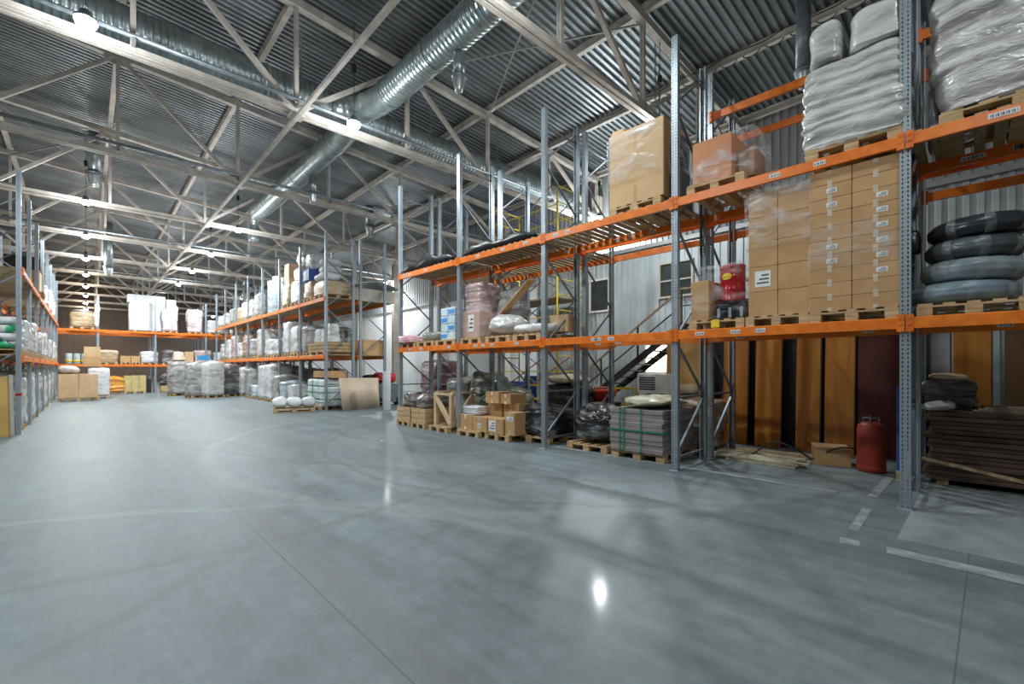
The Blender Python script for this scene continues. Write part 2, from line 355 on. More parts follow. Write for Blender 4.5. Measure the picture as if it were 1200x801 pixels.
# columns
def column_me(h):
    b = MB(); b.box(-.2, -.15, 0, .2, -.13, h).box(-.2, .13, 0, .2, .15, h).box(-.01, -.13, 0, .01, .13, h); return b.mesh('column', CREAM)
cme = column_me(9.6)
for i, y in enumerate((30, 36, 42, 48, 54, 60)):
    t = thing('steel_column', 'cream steel column behind the left rack, %s from the front' % ORD[i], 'column', (-3.6, y, 0))
    link('shaft', cme, t)
    b = MB(); b.cbox(-.28, -.22, 0, .28, .22, .03); link('foot_plate', b.mesh('foot_plate', STEEL2), t)
cme2 = column_me(9.2)
for i, y in enumerate((12, 18, 24, 30, 36, 42)):
    t = thing('wall_column', 'cream column against the white right wall, %s from the camera' % ORD[i], 'column', (16.5, y, 0))
    link('shaft', cme2, t)
    b = MB(); b.cbox(-.28, -.22, 0, .28, .22, .03); link('foot_plate', b.mesh('foot_plate', STEEL2), t)

# ------------------------------------------------------------------ roof steel
NODES = [.7 + 3.15 * k for k in range(-3, 6)]
ZB = 8.05
def truss_parts():
    P = []
    b = MB()
    a, z = NODES[0] - .3, NODES[-1] + .3
    b.bar((a, 0, ztop(a)), (z, 0, ztop(z)), .2, .2); P.append(('top_chord', b.mesh('top_chord', STEEL)))
    b = MB()   # twin angles with a gap
    for s in (-1, 1): b.box(a, s * .075 - .045, ZB - .09, z, s * .075 + .045, ZB - .07); b.box(a, s * .03 - .008, ZB - .09, z, s * .03 + .008, ZB + .08)
    b.box(a, -.05, ZB - .02, z, .05, ZB + .1)
    P.append(('bottom_chord', b.mesh('bottom_chord', STEEL)))
    for i, x in enumerate(NODES):
        b = MB(); b.bar((x, -.035, ZB), (x, -.035, ztop(x)), .05, .09); b.bar((x, .035, ZB), (x, .035, ztop(x)), .05, .09)
        P.append(('vertical_web', b.mesh('vertical_web', STEEL)))
        if i < len(NODES) - 1:
            x2 = NODES[i + 1]
            top_first = (i % 2 == 1)     # top joint at nodes 1,3,5,7
            p, q = ((x, 0, ztop(x)), (x2, 0, ZB)) if top_first else ((x, 0, ZB), (x2, 0, ztop(x2)))
            b = MB(); b.bar(p, q, .11, .11); P.append(('diagonal_web', b.mesh('diagonal_web', STEEL)))
        b = MB(); zt = ztop(x)
        if i % 2 == 1: b.add([(x - .38, .02, zt), (x + .38, .02, zt), (x + .2, .02, zt - .28), (x - .2, .02, zt - .28), (x - .38, -.02, zt), (x + .38, -.02, zt), (x + .2, -.02, zt - .28), (x - .2, -.02, zt - .28)], [(0, 1, 2, 3), (7, 6, 5, 4), (0, 3, 7, 4), (1, 5, 6, 2), (2, 6, 7, 3)])
        else: b.add([(x - .4, .02, ZB), (x - .2, .02, ZB + .27), (x + .2, .02, ZB + .27), (x + .4, .02, ZB), (x - .4, -.02, ZB), (x - .2, -.02, ZB + .27), (x + .2, -.02, ZB + .27), (x + .4, -.02, ZB)], [(0, 1, 2, 3), (7, 6, 5, 4), (0, 4, 5, 1), (3, 2, 6, 7), (1, 5, 6, 2)])
        P.append(('gusset', b.mesh('gusset', STEEL)))
    return P
TP = truss_parts()
for i in range(12):
    t = thing('roof_truss', 'cream steel roof truss spanning the hall, %s nearest the camera' % ORD[i], 'roof truss', (0, 6 * i, 0), group='steel roof trusses')
    for n, me in TP: link(n, me, t)
b = MB()
b.box(-.07, HY0, .1, .07, HY1, .12).box(-.07, HY0, .3, .07, HY1, .32).box(-.008, HY0, .12, .008, HY1, .3)
pme = b.mesh('purlin', STEEL)
for i, x in enumerate(NODES):
    tag(link('roof_purlin', pme, None, (x, 0, ztop(x))), 'steel purlin under the corrugated roof, %s from the left wall' % ORD[i], 'purlin', 'roof purlins')
for i, x in enumerate((NODES[4],)):
    t = thing('roof_tie', 'long thin white tie crossing the truss bottom chords lengthwise', 'steel tie', (x, 0, ZB - .14))
    b = MB(); b.box(-.045, HY0, -.045, .045, HY1, .045); link('tie_bar', b.mesh('tie_bar', STEEL), t)
    b = MB(); b.box(-.16, -.16, -.02, .16, .16, .04); cl = b.mesh('clamp_plate', STEEL)
    for k in range(12): link('clamp_plate', cl, t, (0, 6 * k, .02))
for i, (yy, s) in enumerate(((11.8, 0), (17.8, 1), (29.8, 2), (41.8, 3))):
    t = thing('service_pipe', 'slim pipe running along the %s' % ['nearest full truss bottom chord', 'second full truss bottom chord', 'truss beyond the crossing ducts', 'truss above the far cross rack'][s], 'pipe', (0, yy, ZB + .22))
    b = MB(); b.tube([(-3.2, 0, 0), (16.2, 0, 0)], .05, 10); link('pipe_run', b.mesh('pipe_run', GALV, True), t)
    for x in NODES[2:-1]:
        b = MB(); b.box(x - .03, -.06, -.15, x + .03, .2, -.05); link('pipe_bracket', b.mesh('pipe_bracket', STEEL2), t)
# strut bracing in the roof plane
for i, (x0, y0, x1, y1) in enumerate(((7.0, 6, 10.15, 12), (10.15, 6, 7.0, 12), (-2.45, 24, .7, 30), (.7, 24, -2.45, 30), (10.15, 24, 13.3, 30))):
    b = MB(); b.bar((x0, y0, ztop(x0) - .12), (x1, y1, ztop(x1) - .12), .04, .04)
    tag(link('brace_rod', b.mesh('brace_rod', STEEL2)), ['thin rod bracing rising left above the black mats', 'thin rod bracing crossing right above the tall box', 'thin roof rod left of the far duct', 'thin roof rod crossing left of the far duct', 'thin roof rod beyond the near rack posts'][i], 'brace rod')

t = thing('power_cable', 'looped black power cable strung under the roof above the near rack', 'cable', (12.6, 0, EYE + 8.3))
b = MB(); b.tube([(0, -3 + .5 * k, .12 * abs(math.sin(k * 1.1))) for k in range(60)], .014, 6); link('cable_run', b.mesh('cable_run', BLACKM, True), t)
for k in range(12):
    b = MB(); b.tube([(.02, 1.0 + .55 * k + .2 * math.cos(a), -.08 + .1 * math.sin(a)) for a in [PI * (1 + q / 8) for q in range(9)]], .012, 6); link('cable_loop', b.mesh('cable_loop', BLACKM, True), t)
# ------------------------------------------------------------------ ducts
def ripple(pts, r, step=.13, n=28, amp=.009):
    """spiral duct: small raised seams along a path"""
    P = [Vector(p) for p in pts]; out = []; rs = []
    for i in range(len(P) - 1):
        L = (P[i + 1] - P[i]).length; k = max(1, int(L / step))
        for j in range(k):
            for q, rr in ((0, 0), (.35, 0), (.42, amp), (.58, amp), (.65, 0)):
                out.append(P[i].lerp(P[i + 1], (j + q) / k)); rs.append(r + rr)
    out.append(P[-1]); rs.append(r)
    return MB().tube(out, rs, n)
def bend(a, c, d, k=6):
    a, c, d = Vector(a), Vector(c), Vector(d)
    return [tuple(a * (1 - t) ** 2 + c * 2 * t * (1 - t) + d * t * t) for t in [i / k for i in range(k + 1)]]
DZ = EYE + 7.4
t = thing('main_air_duct', 'large galvanised spiral duct running across the hall under the roof', 'air duct', (0, 13.0, DZ))
link('duct_run', ripple([(-9.0, 0, 0), (16.4, 0, 0)], .46).mesh('duct_run', DUCT, True), t)
fl = MB(); fl.tube([(-.02, 0, 0), (.02, 0, 0)], .495, 28); flm = fl.mesh('joint_flange', FLANGE)
for x in (-6, -3, 0, 3.4, 7.2, 9.6, 12.6): link('joint_flange', flm, t, (x, 0, 0))
hg = MB(); hg.bar((0, 0, .46), (0, 0, 1.9), .025); hgm = hg.mesh('hanger', STEEL2)
for x in (-5.2, -1, 4.3, 8.5, 11.5): link('hanger', hgm, t, (x, 0, 0))
t = thing('branch_duct', 'spiral duct coming from overhead to join the main duct, nearer the camera', 'air duct', (5.95, 0, DZ - .02))
link('duct_run', ripple([(0, -8.5, 0), (0, 11.1, 0)], .36).mesh('duct_run', DUCT, True), t)
link('elbow', ripple(bend((0, 11.1, 0), (0, 12.6, 0), (-.9, 12.75, 0)), .362, .2, 28, .004).mesh('elbow', DUCT, True), t)
fl = MB(); fl.tube([(0, -.02, 0), (0, .02, 0)], .39, 28); fm = fl.mesh('joint_flange', FLANGE)
for y in (-2, 2, 7.0, 9.0, 11.1): link('joint_flange', fm, t, (0, y, 0))
for y in (4.5, 8.0): link('hanger', hgm, t, (0, y, -.1))
t = thing('branch_duct', 'spiral duct running from the main duct away toward the far racks', 'air duct', (5.95, 0, DZ - .02))
link('duct_run', ripple([(-.1, 13.3, 0), (0, 14.4, 0), (0, 24.0, 0)], .36).mesh('duct_run', DUCT, True), t)
link('elbow', ripple(bend((0, 24.0, 0), (0, 24.6, 0), (0, 24.6, -.6)) + [(0, 24.6, -1.2)], .2, .2, 20, .004).mesh('elbow', DUCT, True), t)
for y in (14.6, 18.3, 22): link('joint_flange', fm, t, (0, y, 0))
for y in (16.2, 20): link('hanger', hgm, t, (0, y, -.1))
def nozzle(x, y, z, L, r, label):
    t = thing('air_nozzle', label, 'air nozzle', (x, y, z))
    b = MB(); b.lathe([(r, -L), (r, 0)], 20); link('drop_pipe', b.mesh('drop_pipe', BRACE if 'dark' in label else DUCT, True), t)
    b = MB(); b.lathe([(r * .62, -L - 2.6 * r), (r * .7, -L - 2.2 * r), (r * 1.1, -L - .6 * r), (r * 1.12, -L)], 20); link('cone', b.mesh('cone', FLANGE, True), t)
    b = MB(); b.lathe([(r * 1.25, -L - .03), (r * 1.25, -L + .03)], 20); link('collar', b.mesh('collar', BRACE, True), t)
nozzle(6.05, 8.15, DZ - .3, .62, .13, 'short drop nozzle hanging under the near branch duct')
nozzle(6.1, 17.2, DZ - .3, .65, .14, 'drop nozzle under the duct just beyond the main duct')
nozzle(10.3, 2.55, DZ + .3, 1.85, .13, 'dark drop nozzle at top right beside the wrapped sacks')
nozzle(.25, 24.4, ztop(0) - .1, 1.6, .2, 'vertical drop nozzle at left beyond the second lamp')
nozzle(.95, 35, ztop(0) - 1.0, 2.6, .2, 'far drop nozzle hanging left of the white panels')
nozzle(10.4, 21.5, ztop(10) - .6, 1.0, .2, 'small drop nozzle hanging above the middle racks')
nozzle(9.5, 42, ztop(10) - .6, 2.0, .2, 'far drop nozzle hanging above the far sheeting')
# suspended unit behind the near rack
t = thing('ceiling_fan_heater', 'dark grilled heater unit hanging from the roof above the tall box', 'heater', (11.6, 6.4, 7.5), rz=.4)
b = MB(); b.cbox(-.55, -.4, 0, .55, .4, .8, .04); link('housing', b.mesh('housing', BRACE), t)
b = MB()
for k in range(7): b.box(-.5, -.45, .08 + .1 * k, .5, -.4, .12 + .1 * k)
link('grille', b.mesh('grille', BLACKM), t)
b = MB()
for x in (-.5, .5): b.bar((x, 0, .8), (x, 0, 2.9), .03)
link('hanger', b.mesh('hanger', STEEL2), t)

# ------------------------------------------------------------------ lamps
def lamp_parts():
    b = MB(); b.lathe([(.15, .0), (.17, .01), (.17, .04), (.09, .07), (.09, .16), (.04, .2)], 20); h = b.mesh('lamp_housing', GALV, True)
    b = MB(); b.lathe([(.03, -.15), (.09, -.13), (.14, -.08), (.165, -.01)], 20); d = b.mesh('diffuser', LAMP)
    b = MB(); b.bar((0, 0, .2), (0, 0, 2.6), .012); c = b.mesh('hanging_cable', BLACKM)
    b = MB(); b.cbox(-.05, -.04, 1.3, .05, .04, 1.5); j = b.mesh('junction_box', BLACKM)
    return h, d, c, j
LPm = lamp_parts()
def lamp(x, y, label, power, z=EYE + 6.2, tint=(.90, .97, 1.0)):
    y = y - .9
    t = thing('high_bay_lamp', label, 'ceiling lamp', (x, y, z), group='high bay lamps hanging from the roof')
    for n, me in zip(('lamp_housing', 'diffuser', 'hanging_cable', 'junction_box'), LPm): link(n, me, t)
    for kind, f, dz in (('SPOT', .84, -.22), ('POINT', .16, -.40)):
        L = bpy.data.lights.new('lamp_light', kind); L.energy = power * f; L.shadow_soft_size = .16; L.color = tint
        if kind == 'SPOT': L.spot_size = math.radians(154); L.spot_blend = .35
        o = bpy.data.objects.new('lamp_light', L); COL.objects.link(o); o.location = (x, y, z + dz)
PW = 620
k = 0
for y in (0, 6, 12, 24, 30, 36, 42, 48, 54, 60, 66):
    lamp(0.0, y, 'high bay lamp in the left row, %s from the front' % ORD[k], PW * (.7 if y > 40 else .42 if y == 0 else .75 if y == 6 else 1.5 if y > 20 else 1.15), tint=(1, .82, .6) if y > 40 else (.9, .97, 1)); k += 1
k = 0
for y in (0, 6, 12, 24, 30, 36, 42, 51.5, 60):
    lamp(4.95, y, 'high bay lamp in the middle row, %s from the front' % ORD[k], PW * (.2 if y == 0 else .5 if y == 6 else 1.0 if y > 40 else 1.4 if y > 20 else 1.1)); k += 1
k = 0
for x, y, f in ((11.0, 6.9, .95), (15.4, 12, 2.6), (15.8, 31, 2.2), (11.1, 48, .8), (11.1, 64.8, .5)):
    lamp(x, y, 'high bay lamp on the right side, %s from the front' % ORD[k], PW * f); k += 1

# ------------------------------------------------------------------ pallet racks
CACHE = {}
def cached(key, fn):
    if key not in CACHE: CACHE[key] = fn()
    return CACHE[key]
def post_mesh(h):
    w, d, l, t = .05, .09, .018, .003
    out = [(0, -w), (0, w), (d, w), (d, w - l), (d - t, w - l), (d - t, w - t), (t, w - t), (t, -w + t), (d - t, -w + t), (d - t, -w + l), (d, -w + l), (d, -w)]
    return MB().prism(out[::-1], 0, h).mesh('upright_post', POST)
def beam_mesh(L):
    b = MB(); b.cbox(0, .05, -.13, .05, L - .05, 0, .008); return b.mesh('beam', ORANGE)
def conn_mesh():
    b = MB(); b.box(-.006, -.034, -.165, .045, .034, .03)
    for z in (-.15, -.07, .0): b.box(-.02, -.012, z - .02, -.012, .012, z + .01)
    return b.mesh('beam_connector', ORANGE)
def plate_mesh(): b = MB(); b.cbox(-.04, -.08, 0, .14, .08, .012, .003); return b.mesh('base_plate', GALV)
def sticker_mesh(k):
    b = MB(); b.box(-.002, 0, -.09, 0, .13, -.035)
    b.cur = 1
    for i in range(6): b.box(-.003, .012 + .019 * i, -.08, -.002, .012 + .019 * i + (.006 if (i + k) % 2 else .012), -.05)
    return b.mesh('label_sticker', [PAPER, INK])
def deck_mesh(L, depth, gap=.06, bw=.1, mt=None, seed=0):
    rnd = random.Random(seed); b = MB(); y = .06
    while y < L - .1:
        b.box(rnd.uniform(-.03, .01), y, 0, depth + rnd.uniform(-.02, .03), y + bw, .024); y += bw + gap + rnd.uniform(0, .02)
    return b.mesh('deck_boards', mt or WOODD)
def brace_mesh(p, q): b = MB(); b.bar(p, q, .03, .035, up=(0, 1, 0)); return b.mesh('frame_brace', BRACE)
def rack(label, F, vs, height, levels, depth=1.15, u0=0, decks=(), stickers=False, skip=(), extra=()):
    """vs: positions of the frames along the run; levels: heights of beam tops"""
    t = thing('pallet_rack', label, 'pallet rack', F.p(u0, vs[0]), F.rz)
    v0 = vs[0]
    pm = cached(('post', height), lambda: post_mesh(height)); bp = cached('plate', plate_mesh)
    for v in vs:
        y = v - v0
        for side in (0, 1):
            p = link('upright_post', pm, t, (0 if side == 0 else depth, y, .01), rz=0 if side == 0 else PI)
            link('base_plate', bp, p, (0, 0, -.01))
        z = .25; up = True; n = 0
        a, c = .06, depth - .06
        while z + .95 < height and n < 7:
            q = cached(('br', round(z, 2), up, depth, height), lambda: brace_mesh((a if up else c, 0, z), (c if up else a, 0, z + .85)))
            link('frame_brace', q, t, (0, y, 0)); z += .93; up = not up; n += 1
        for z in (.2, 1.15, height - .35):
            q = cached(('bh', z, depth), lambda: brace_mesh((a, 0, z), (c, 0, z))); link('frame_brace', q, t, (0, y, 0))
    rnd = random.Random(3)
    for i in range(len(vs) - 1):
        L = vs[i + 1] - vs[i]; y = vs[i] - v0
        lv = [z for z in levels if (i, z) not in skip] + [z for (j, z) in extra if j == i]
        for z in lv:
            bm = cached(('beam', round(L, 2)), lambda: beam_mesh(L)); cm = cached('conn', conn_mesh)
            for side in (0, 1):
                bo = link('beam', bm, t, (-.03, y, z) if side == 0 else (depth - .02, y, z))
                for yy in (.0, L): link('beam_connector', cm, bo, (0, yy + (.04 if yy == 0 else -.04), 0))
                if stickers:
                    for k in range(rnd.choice((2, 3, 4))):
                        sm = cached(('st', k % 3), lambda: sticker_mesh(k % 3)); link('label_sticker', sm, bo, (-.001, rnd.uniform(.2, L - .4), 0))
            if (i, z) in decks or ('all', z) in decks:
                dm = cached(('deck', round(L, 2), depth), lambda: deck_mesh(L, depth)); link('deck_boards', dm, t, (0, y, z + .001))
    return t
VN = [-5.51, -2.755, 0, 2.755, 5.51, 8.27, 11.02]
L1, L2 = 2.2, 4.28
rack('grey and orange pallet rack nearest at right, facing the aisle', RR, VN, 6.85, (L1, L2), decks=((3, L2), (4, L2), (5, L2), (1, L2)), stickers=True)
rack('second pallet rack standing right behind the nearest right rack', RR, VN, 6.85, (L2,), u0=1.36, decks=((4, L2), (5, L2)),
     extra=((2, 6.15), (1, 6.15), (0, 6.15), (5, L1), (4, L1)))
VF = [BAYF * k for k in range(8)]
rack('middle-distance pallet rack with cream sheet leaning at its end', FB, VF, 6.75, (2.12, 4.32), decks=(('all', 2.12), ('all', 4.32)))
rack('pallet rack behind the middle-distance rack, near the white wall', FB, VF, 6.75, (2.12, 4.32), u0=1.36, decks=(('all', 2.12), ('all', 4.32)))
VL = [2.76 * k for k in range(NLEFT + 1)]
LL1, LL2 = 1.92, 4.05
rack('tall pallet rack along the left edge of the aisle', LF, VL, 6.4, (LL1, LL2), decks=(('all', LL1), ('all', LL2)))
b = MB(); b.box(-.006, -.056, 0, .1, .056, .06); link('red_tape', b.mesh('red_tape', REDD), [o for o in bpy.data.objects if o.get('label', '').startswith('tall pallet rack along')][0], (0, VL[-1], .95))
rack('second left pallet rack, farther left beside the cream columns', LF, VL, 6.4, (LL1, LL2, 5.6), u0=1.4, decks=(('all', LL2),))
VB = [2.8 * k for k in range(5)]
rack('far pallet rack crossing the end of the aisle', BK, VB, 6.1, (1.85, 4.0))
rack('rear pallet rack behind the far cross rack', BK, VB, 6.1, (1.85, 4.0), u0=2.9)

# ------------------------------------------------------------------ pallets
def pallet_meshes():
    r = {}
    b = MB()
    for y in (-.335, -.165, 0, .165, .335): b.box(-.6, y - .055 if abs(y) > .3 else y - .045, .122, .6, y + .055 if abs(y) > .3 else y + .045, .144)
    for x in (-.53, 0, .53): b.box(x - .07, -.4, .1, x + .07, .4, .122)
    r['deck'] = b.mesh('top_deck', WOOD)
    b = MB(); b.cbox(-.07, -.06, 0, .07, .06, .078, .004); r['block'] = b.mesh('block', WOOD)
    b = MB(); b.box(-.6, -.055, 0, .6, .055, .022); r['run'] = b.mesh('runner', WOOD)
    return r
PM = pallet_meshes()
def whole_pallet():
    b = MB()
    for y in (-.335, -.165, 0, .165, .335): b.box(-.6, y - .05, .122, .6, y + .05, .144)
    for x in (-.53, 0, .53):
        b.box(x - .07, -.4, .1, x + .07, .4, .122)
        for y in (-.34, 0, .34): b.box(x - .07, y - .06, .022, x + .07, y + .06, .1)
    for y in (-.34, 0, .34): b.box(-.6, y - .055, 0, .6, y + .055, .022)
    return b.mesh('pallet', WOOD)
WP = whole_pallet()
PH = .145
def pallet(F, u, v, z, what, detail=False, rz=0, sy=1, sx=1, col=''):
    """u,v = centre; long side runs along u"""
    lab = ('%spallet under %s' % (col, what)) if len(what.split()) > 12 else ('%swooden pallet under the %s' % (col, what))
    if detail:
        t = thing('wooden_pallet', lab, 'pallet', F.p(u, v, z), F.rz + rz, 'wooden pallets', sc=(sx, sy, 1))
        link('top_deck', PM['deck'], t)
        for x in (-.53, 0, .53):
            for y in (-.34, 0, .34): link('block', PM['block'], t, (x, y, .022))
        for y in (-.34, 0, .34): link('runner', PM['run'], t, (0, y, 0))
    else:
        t = tag(link('wooden_pallet', WP, None, F.p(u, v, z), F.rz + rz, sc=(sx, sy, 1)), lab, 'pallet', 'wooden pallets')
    return t

# ------------------------------------------------------------------ soft loads
def lump_mb(sx, sy, sz, layers=1, bulge=.03, nz=.04, seed=0, sq=.28, n=36, m=22, vp=7, freq=1.6, taper=0, lean=(0, 0), top=.0):
    rnd = Vector((seed * 7.13, seed * 3.7, seed * 1.9)); V = []
    for j in range(m + 1):
        t = j / m; k = max(0, 1 - abs(2 * t - 1) ** vp) ** (1 / vp) if t > .5 else 1
        if vp < 4: k = max(0, 1 - abs(2 * t - 1) ** vp) ** (1 / vp)
        k = max(k, .05)
        bl = bulge * (abs(math.sin(PI * layers * t)) - .5) if layers else 0
        for i in range(n):
            a = 2 * PI * i / n; ca, sa = math.cos(a), math.sin(a)
            x = math.copysign(abs(ca) ** sq, ca) * (sx / 2); y = math.copysign(abs(sa) ** sq, sa) * (sy / 2)
            f = k * (1 + taper * (t - .5)); x = x * f + lean[0] * t; y = y * f + lean[1] * t
            x += math.copysign(bl, ca) * min(1, abs(ca) * 2); y += math.copysign(bl, sa) * min(1, abs(sa) * 2)
            z = t * sz
            d = noise.noise_vector(Vector((x * freq, y * freq, z * freq * 1.4)) + rnd); d2 = noise.noise_vector(Vector((x * freq * 3, y * freq * 3, z * freq * 4)) + rnd)
            p = Vector((x, y, z)) + d * nz + d2 * nz * .45
            if top and t > .6: p.z += top * (t - .6) / .4 * noise.noise(Vector((x * 3, y * 3, seed)))
            p.z = max(0, p.z)
            V.append(p)
    V.append(Vector((lean[0], lean[1], sz * 1.0)))
    F = [(j * n + i, j * n + (i + 1) % n, (j + 1) * n + (i + 1) % n, (j + 1) * n + i) for j in range(m) for i in range(n)]
    F += [tuple(range(n - 1, -1, -1))] + [(m * n + i, m * n + (i + 1) % n, len(V) - 1) for i in range(n)]
    return MB().add(V, F)
SEED = [0]
def soft(name, F, u, v, z, dims, label, cat, mt, rz=0, group=None, **kw):
    SEED[0] += 1; kw.setdefault('seed', SEED[0])
    me = lump_mb(*dims, **kw).mesh(name, mt, True)
    return tag(link(name, me, None, F.p(u, v, z), F.rz + rz), label, cat, group)
def wrapped(F, u, v, z, w, d, h, desc, mt, detail=False, pal=True, layers=4, label_extra='', lo=False, **kw):
    """film-wrapped goods on a pallet: w along the run, d deep"""
    if pal: pallet(F, u, v, z, desc, detail, sy=w / .84, sx=d / 1.2)
    kw.setdefault('n', 24 if lo else 40); kw.setdefault('m', 14 if lo else 30)
    return soft('wrapped_load', F, u, v, z + (PH if pal else 0), (d, w, h), (desc + ' ' + label_extra).strip(), 'wrapped load', mt, layers=layers, **kw)

# ------------------------------------------------------------------ cartons
def carton(F, u, v, z, d, w, h, label, cardm=CARD, lab=None, tape=True, rz=0, group=None, name='carton', tapem=None):
    key = (round(d, 3), round(w, 3), round(h, 3), cardm.name)
    t = thing(name, label, 'box', F.p(u, v, z), F.rz + rz, group)
    me = cached(('car', key), lambda: MB().cbox(-d / 2, -w / 2, 0, d / 2, w / 2, h, .008).mesh('carton_body', cardm))
    link('carton_body', me, t)
    if tape:
        def tp():
            b = MB(); y = w * .0
            b.box(-d / 2 - .002, -.025, h * .72, -d / 2 + .001, .025, h + .001).box(-d / 2 - .001, -.025, h - .001, d / 2 + .001, .025, h + .0015)
            b.box(-d / 2 - .002, -.025, 0, -d / 2 + .001, .025, h * .22); return b.mesh('tape', tapem or TAPEW)
        link('tape', cached(('tp', key), tp), t)
    if lab:
        ly, lz, lw, lh = lab
        def lb():
            b = MB(); b.box(-d / 2 - .003, ly - lw / 2, lz - lh / 2, -d / 2, ly + lw / 2, lz + lh / 2); b.cur = 1
            for i in range(3): b.box(-d / 2 - .004, ly - lw * .38, lz - lh * .3 + i * lh * .24, -d / 2 - .003, ly + lw * (.38 - .15 * i), lz - lh * .3 + i * lh * .24 + lh * .1)
            return b.mesh('paper_label', [PAPER, INK])
        link('paper_label', cached(('lb', key, lab), lb), t)
    return t

# ================================================================== NEAR RIGHT RACK GOODS
FW = film('milky_film', (.60, .60, .58), .55); FG = film('grey_film', (.36, .36, .35), .5); FBR = film('brown_film', (.34, .23, .15), .45)
FP = film('pinkish_film', (.55, .40, .38), .55); FBK = film('black_film', (.012, .013, .017), .28); FM = film('maroon_film', (.22, .11, .11), .4)  # pale streaks in black_film are silvery reflections painted into its colour
FT = film('tan_film', (.50, .34, .18), .35); FGN = film('green_film', (.10, .15, .08), .25); FY = film('cream_film', (.62, .56, .36), .4)
FWW = film('white_film', (.68, .69, .70), .5); FBL = film('bluish_film', (.50, .60, .66), .5); FO = film('orange_film', (.85, .36, .03), .2); FDK = film('dark_load_film', (.10, .09, .09), .3)
# stack B: two columns of ten cartons
Z = L1
pallet(RR, .62, .50, Z, 'twin ten-high columns of tan cartons', True, sy=1.12)
for c, side in ((0, 'right'), (1, 'left')):
    for r in range(10):
        carton(RR, .32, .27 + .455 * c, Z + PH + .178 * r, .56, .45, .176, 'flat tan carton, %s up in the %s column beside the nearest post' % (ORD[r], side),
               lab=(-.06 + .04 * ((r * 3 + c) % 3), .09, .11, .06) if (c, r) in ((0, 2), (0, 3), (0, 4), (0, 5), (0, 6), (0, 7), (1, 3), (1, 4), (1, 7), (1, 8)) else None, group='flat cartons in the twin columns')
        if c == 0: carton(RR, .90, .27, Z + PH + .178 * r, .56, .45, .176, 'flat tan carton, %s up, rear row of the twin columns' % ORD[r], group='flat cartons in the twin columns')
# stack A
pallet(RR, .62, 1.33, Z, 'blocky cartons with a film hood', True, sy=.96)
for c, side in ((0, 'right'), (1, 'left')):
    for r in range(5):
        carton(RR, .36, 1.13 + .375 * c, Z + PH + .345 * r, .58, .37, .342, 'square tan carton, %s up in the %s column under the film hood' % (ORD[r], side),
               lab=(0, .17, .2, .22) if (c, r) == (1, 1) else None, group='square cartons under the film hood', tape=False)
def sheet_film(F, u, v, z, d, w, h, label, seed, taper=0, thin=False):
    me = lump_mb(d, w, h, layers=0, nz=.025, seed=seed, sq=.16, n=48, m=20, vp=16, taper=taper).mesh('stretch_film', clear_film('thin_film', .0, .3) if thin else clear_film(), True)
    return tag(link('stretch_film', me, None, F.p(u, v, z), F.rz), label, 'plastic film')
sheet_film(RR, .37, 1.32, Z + PH + .95, .70, .84, .86, 'wrinkled clear film hood over the square cartons', 5)
sheet_film(RR, .62, .50, Z + PH + .5, 1.2, .97, .62, 'clear film band around the twin columns of flat cartons', 9, thin=True)
# drum pallet
tp = pallet(RR, .62, 2.13, Z, 'red drum and tan box', True, col='stained ')
b = MB(); b.box(-.612, -.06, .02, -.602, .06, .13); link('yellow_tag', b.mesh('yellow_tag', YEL), tp)
carton(RR, .3, 2.37, Z + PH, .5, .27, .6, 'tan box left of the red drum', tape=False)
t = thing('equipment_case', 'black ribbed case under the red drum', 'case', RR.p(.4, 1.95, Z + PH), RR.rz)
b = MB(); b.cbox(-.3, -.23, 0, .3, .23, .13, .03); b.cbox(-.27, -.21, .14, .27, .21, .27, .03); link('shell', b.mesh('shell', BLACK), t)
b = MB()
for y in (-.16, 0, .16): b.box(-.315, y - .02, .02, -.3, y + .02, .16)
link('latch', b.mesh('latch', GALV), t)
t = thing('steel_drum', 'small red steel drum with a yellow oval label', 'drum', RR.p(.36, 2.0, Z + PH + .272), RR.rz)
b = MB(); pr = [(.165, 0), (.175, .01), (.175, .03), (.168, .04)]
for z in (.17, .36): pr += [(.168, z - .02), (.176, z), (.168, z + .02)]
pr += [(.168, .5), (.176, .51), (.176, .535), (.165, .545), (.16, .53)]
b.lathe(pr, 36); link('drum_body', b.mesh('drum_body', REDD, True), t)
b = MB(); V = []; n = 16
for k in range(n + 1):
    y = -.078 + .156 * k / n; e = .048 * math.sqrt(max(0, 1 - (y / .078) ** 2)) + .001; yy = y + .035
    for zz in (.37 - e, .37 + e): V.append((-math.sqrt(.1715 ** 2 - yy * yy) - .003, yy, zz))
b.add(V, [(2 * k, 2 * k + 1, 2 * k + 3, 2 * k + 2) for k in range(n)]); link('oval_label', b.mesh('oval_label', YEL), t)
sheet_film(RR, .40, 2.13, Z + PH + .01, .72, .76, .86, 'loose clear film draped over the red drum', 13, taper=-.35, thin=True)
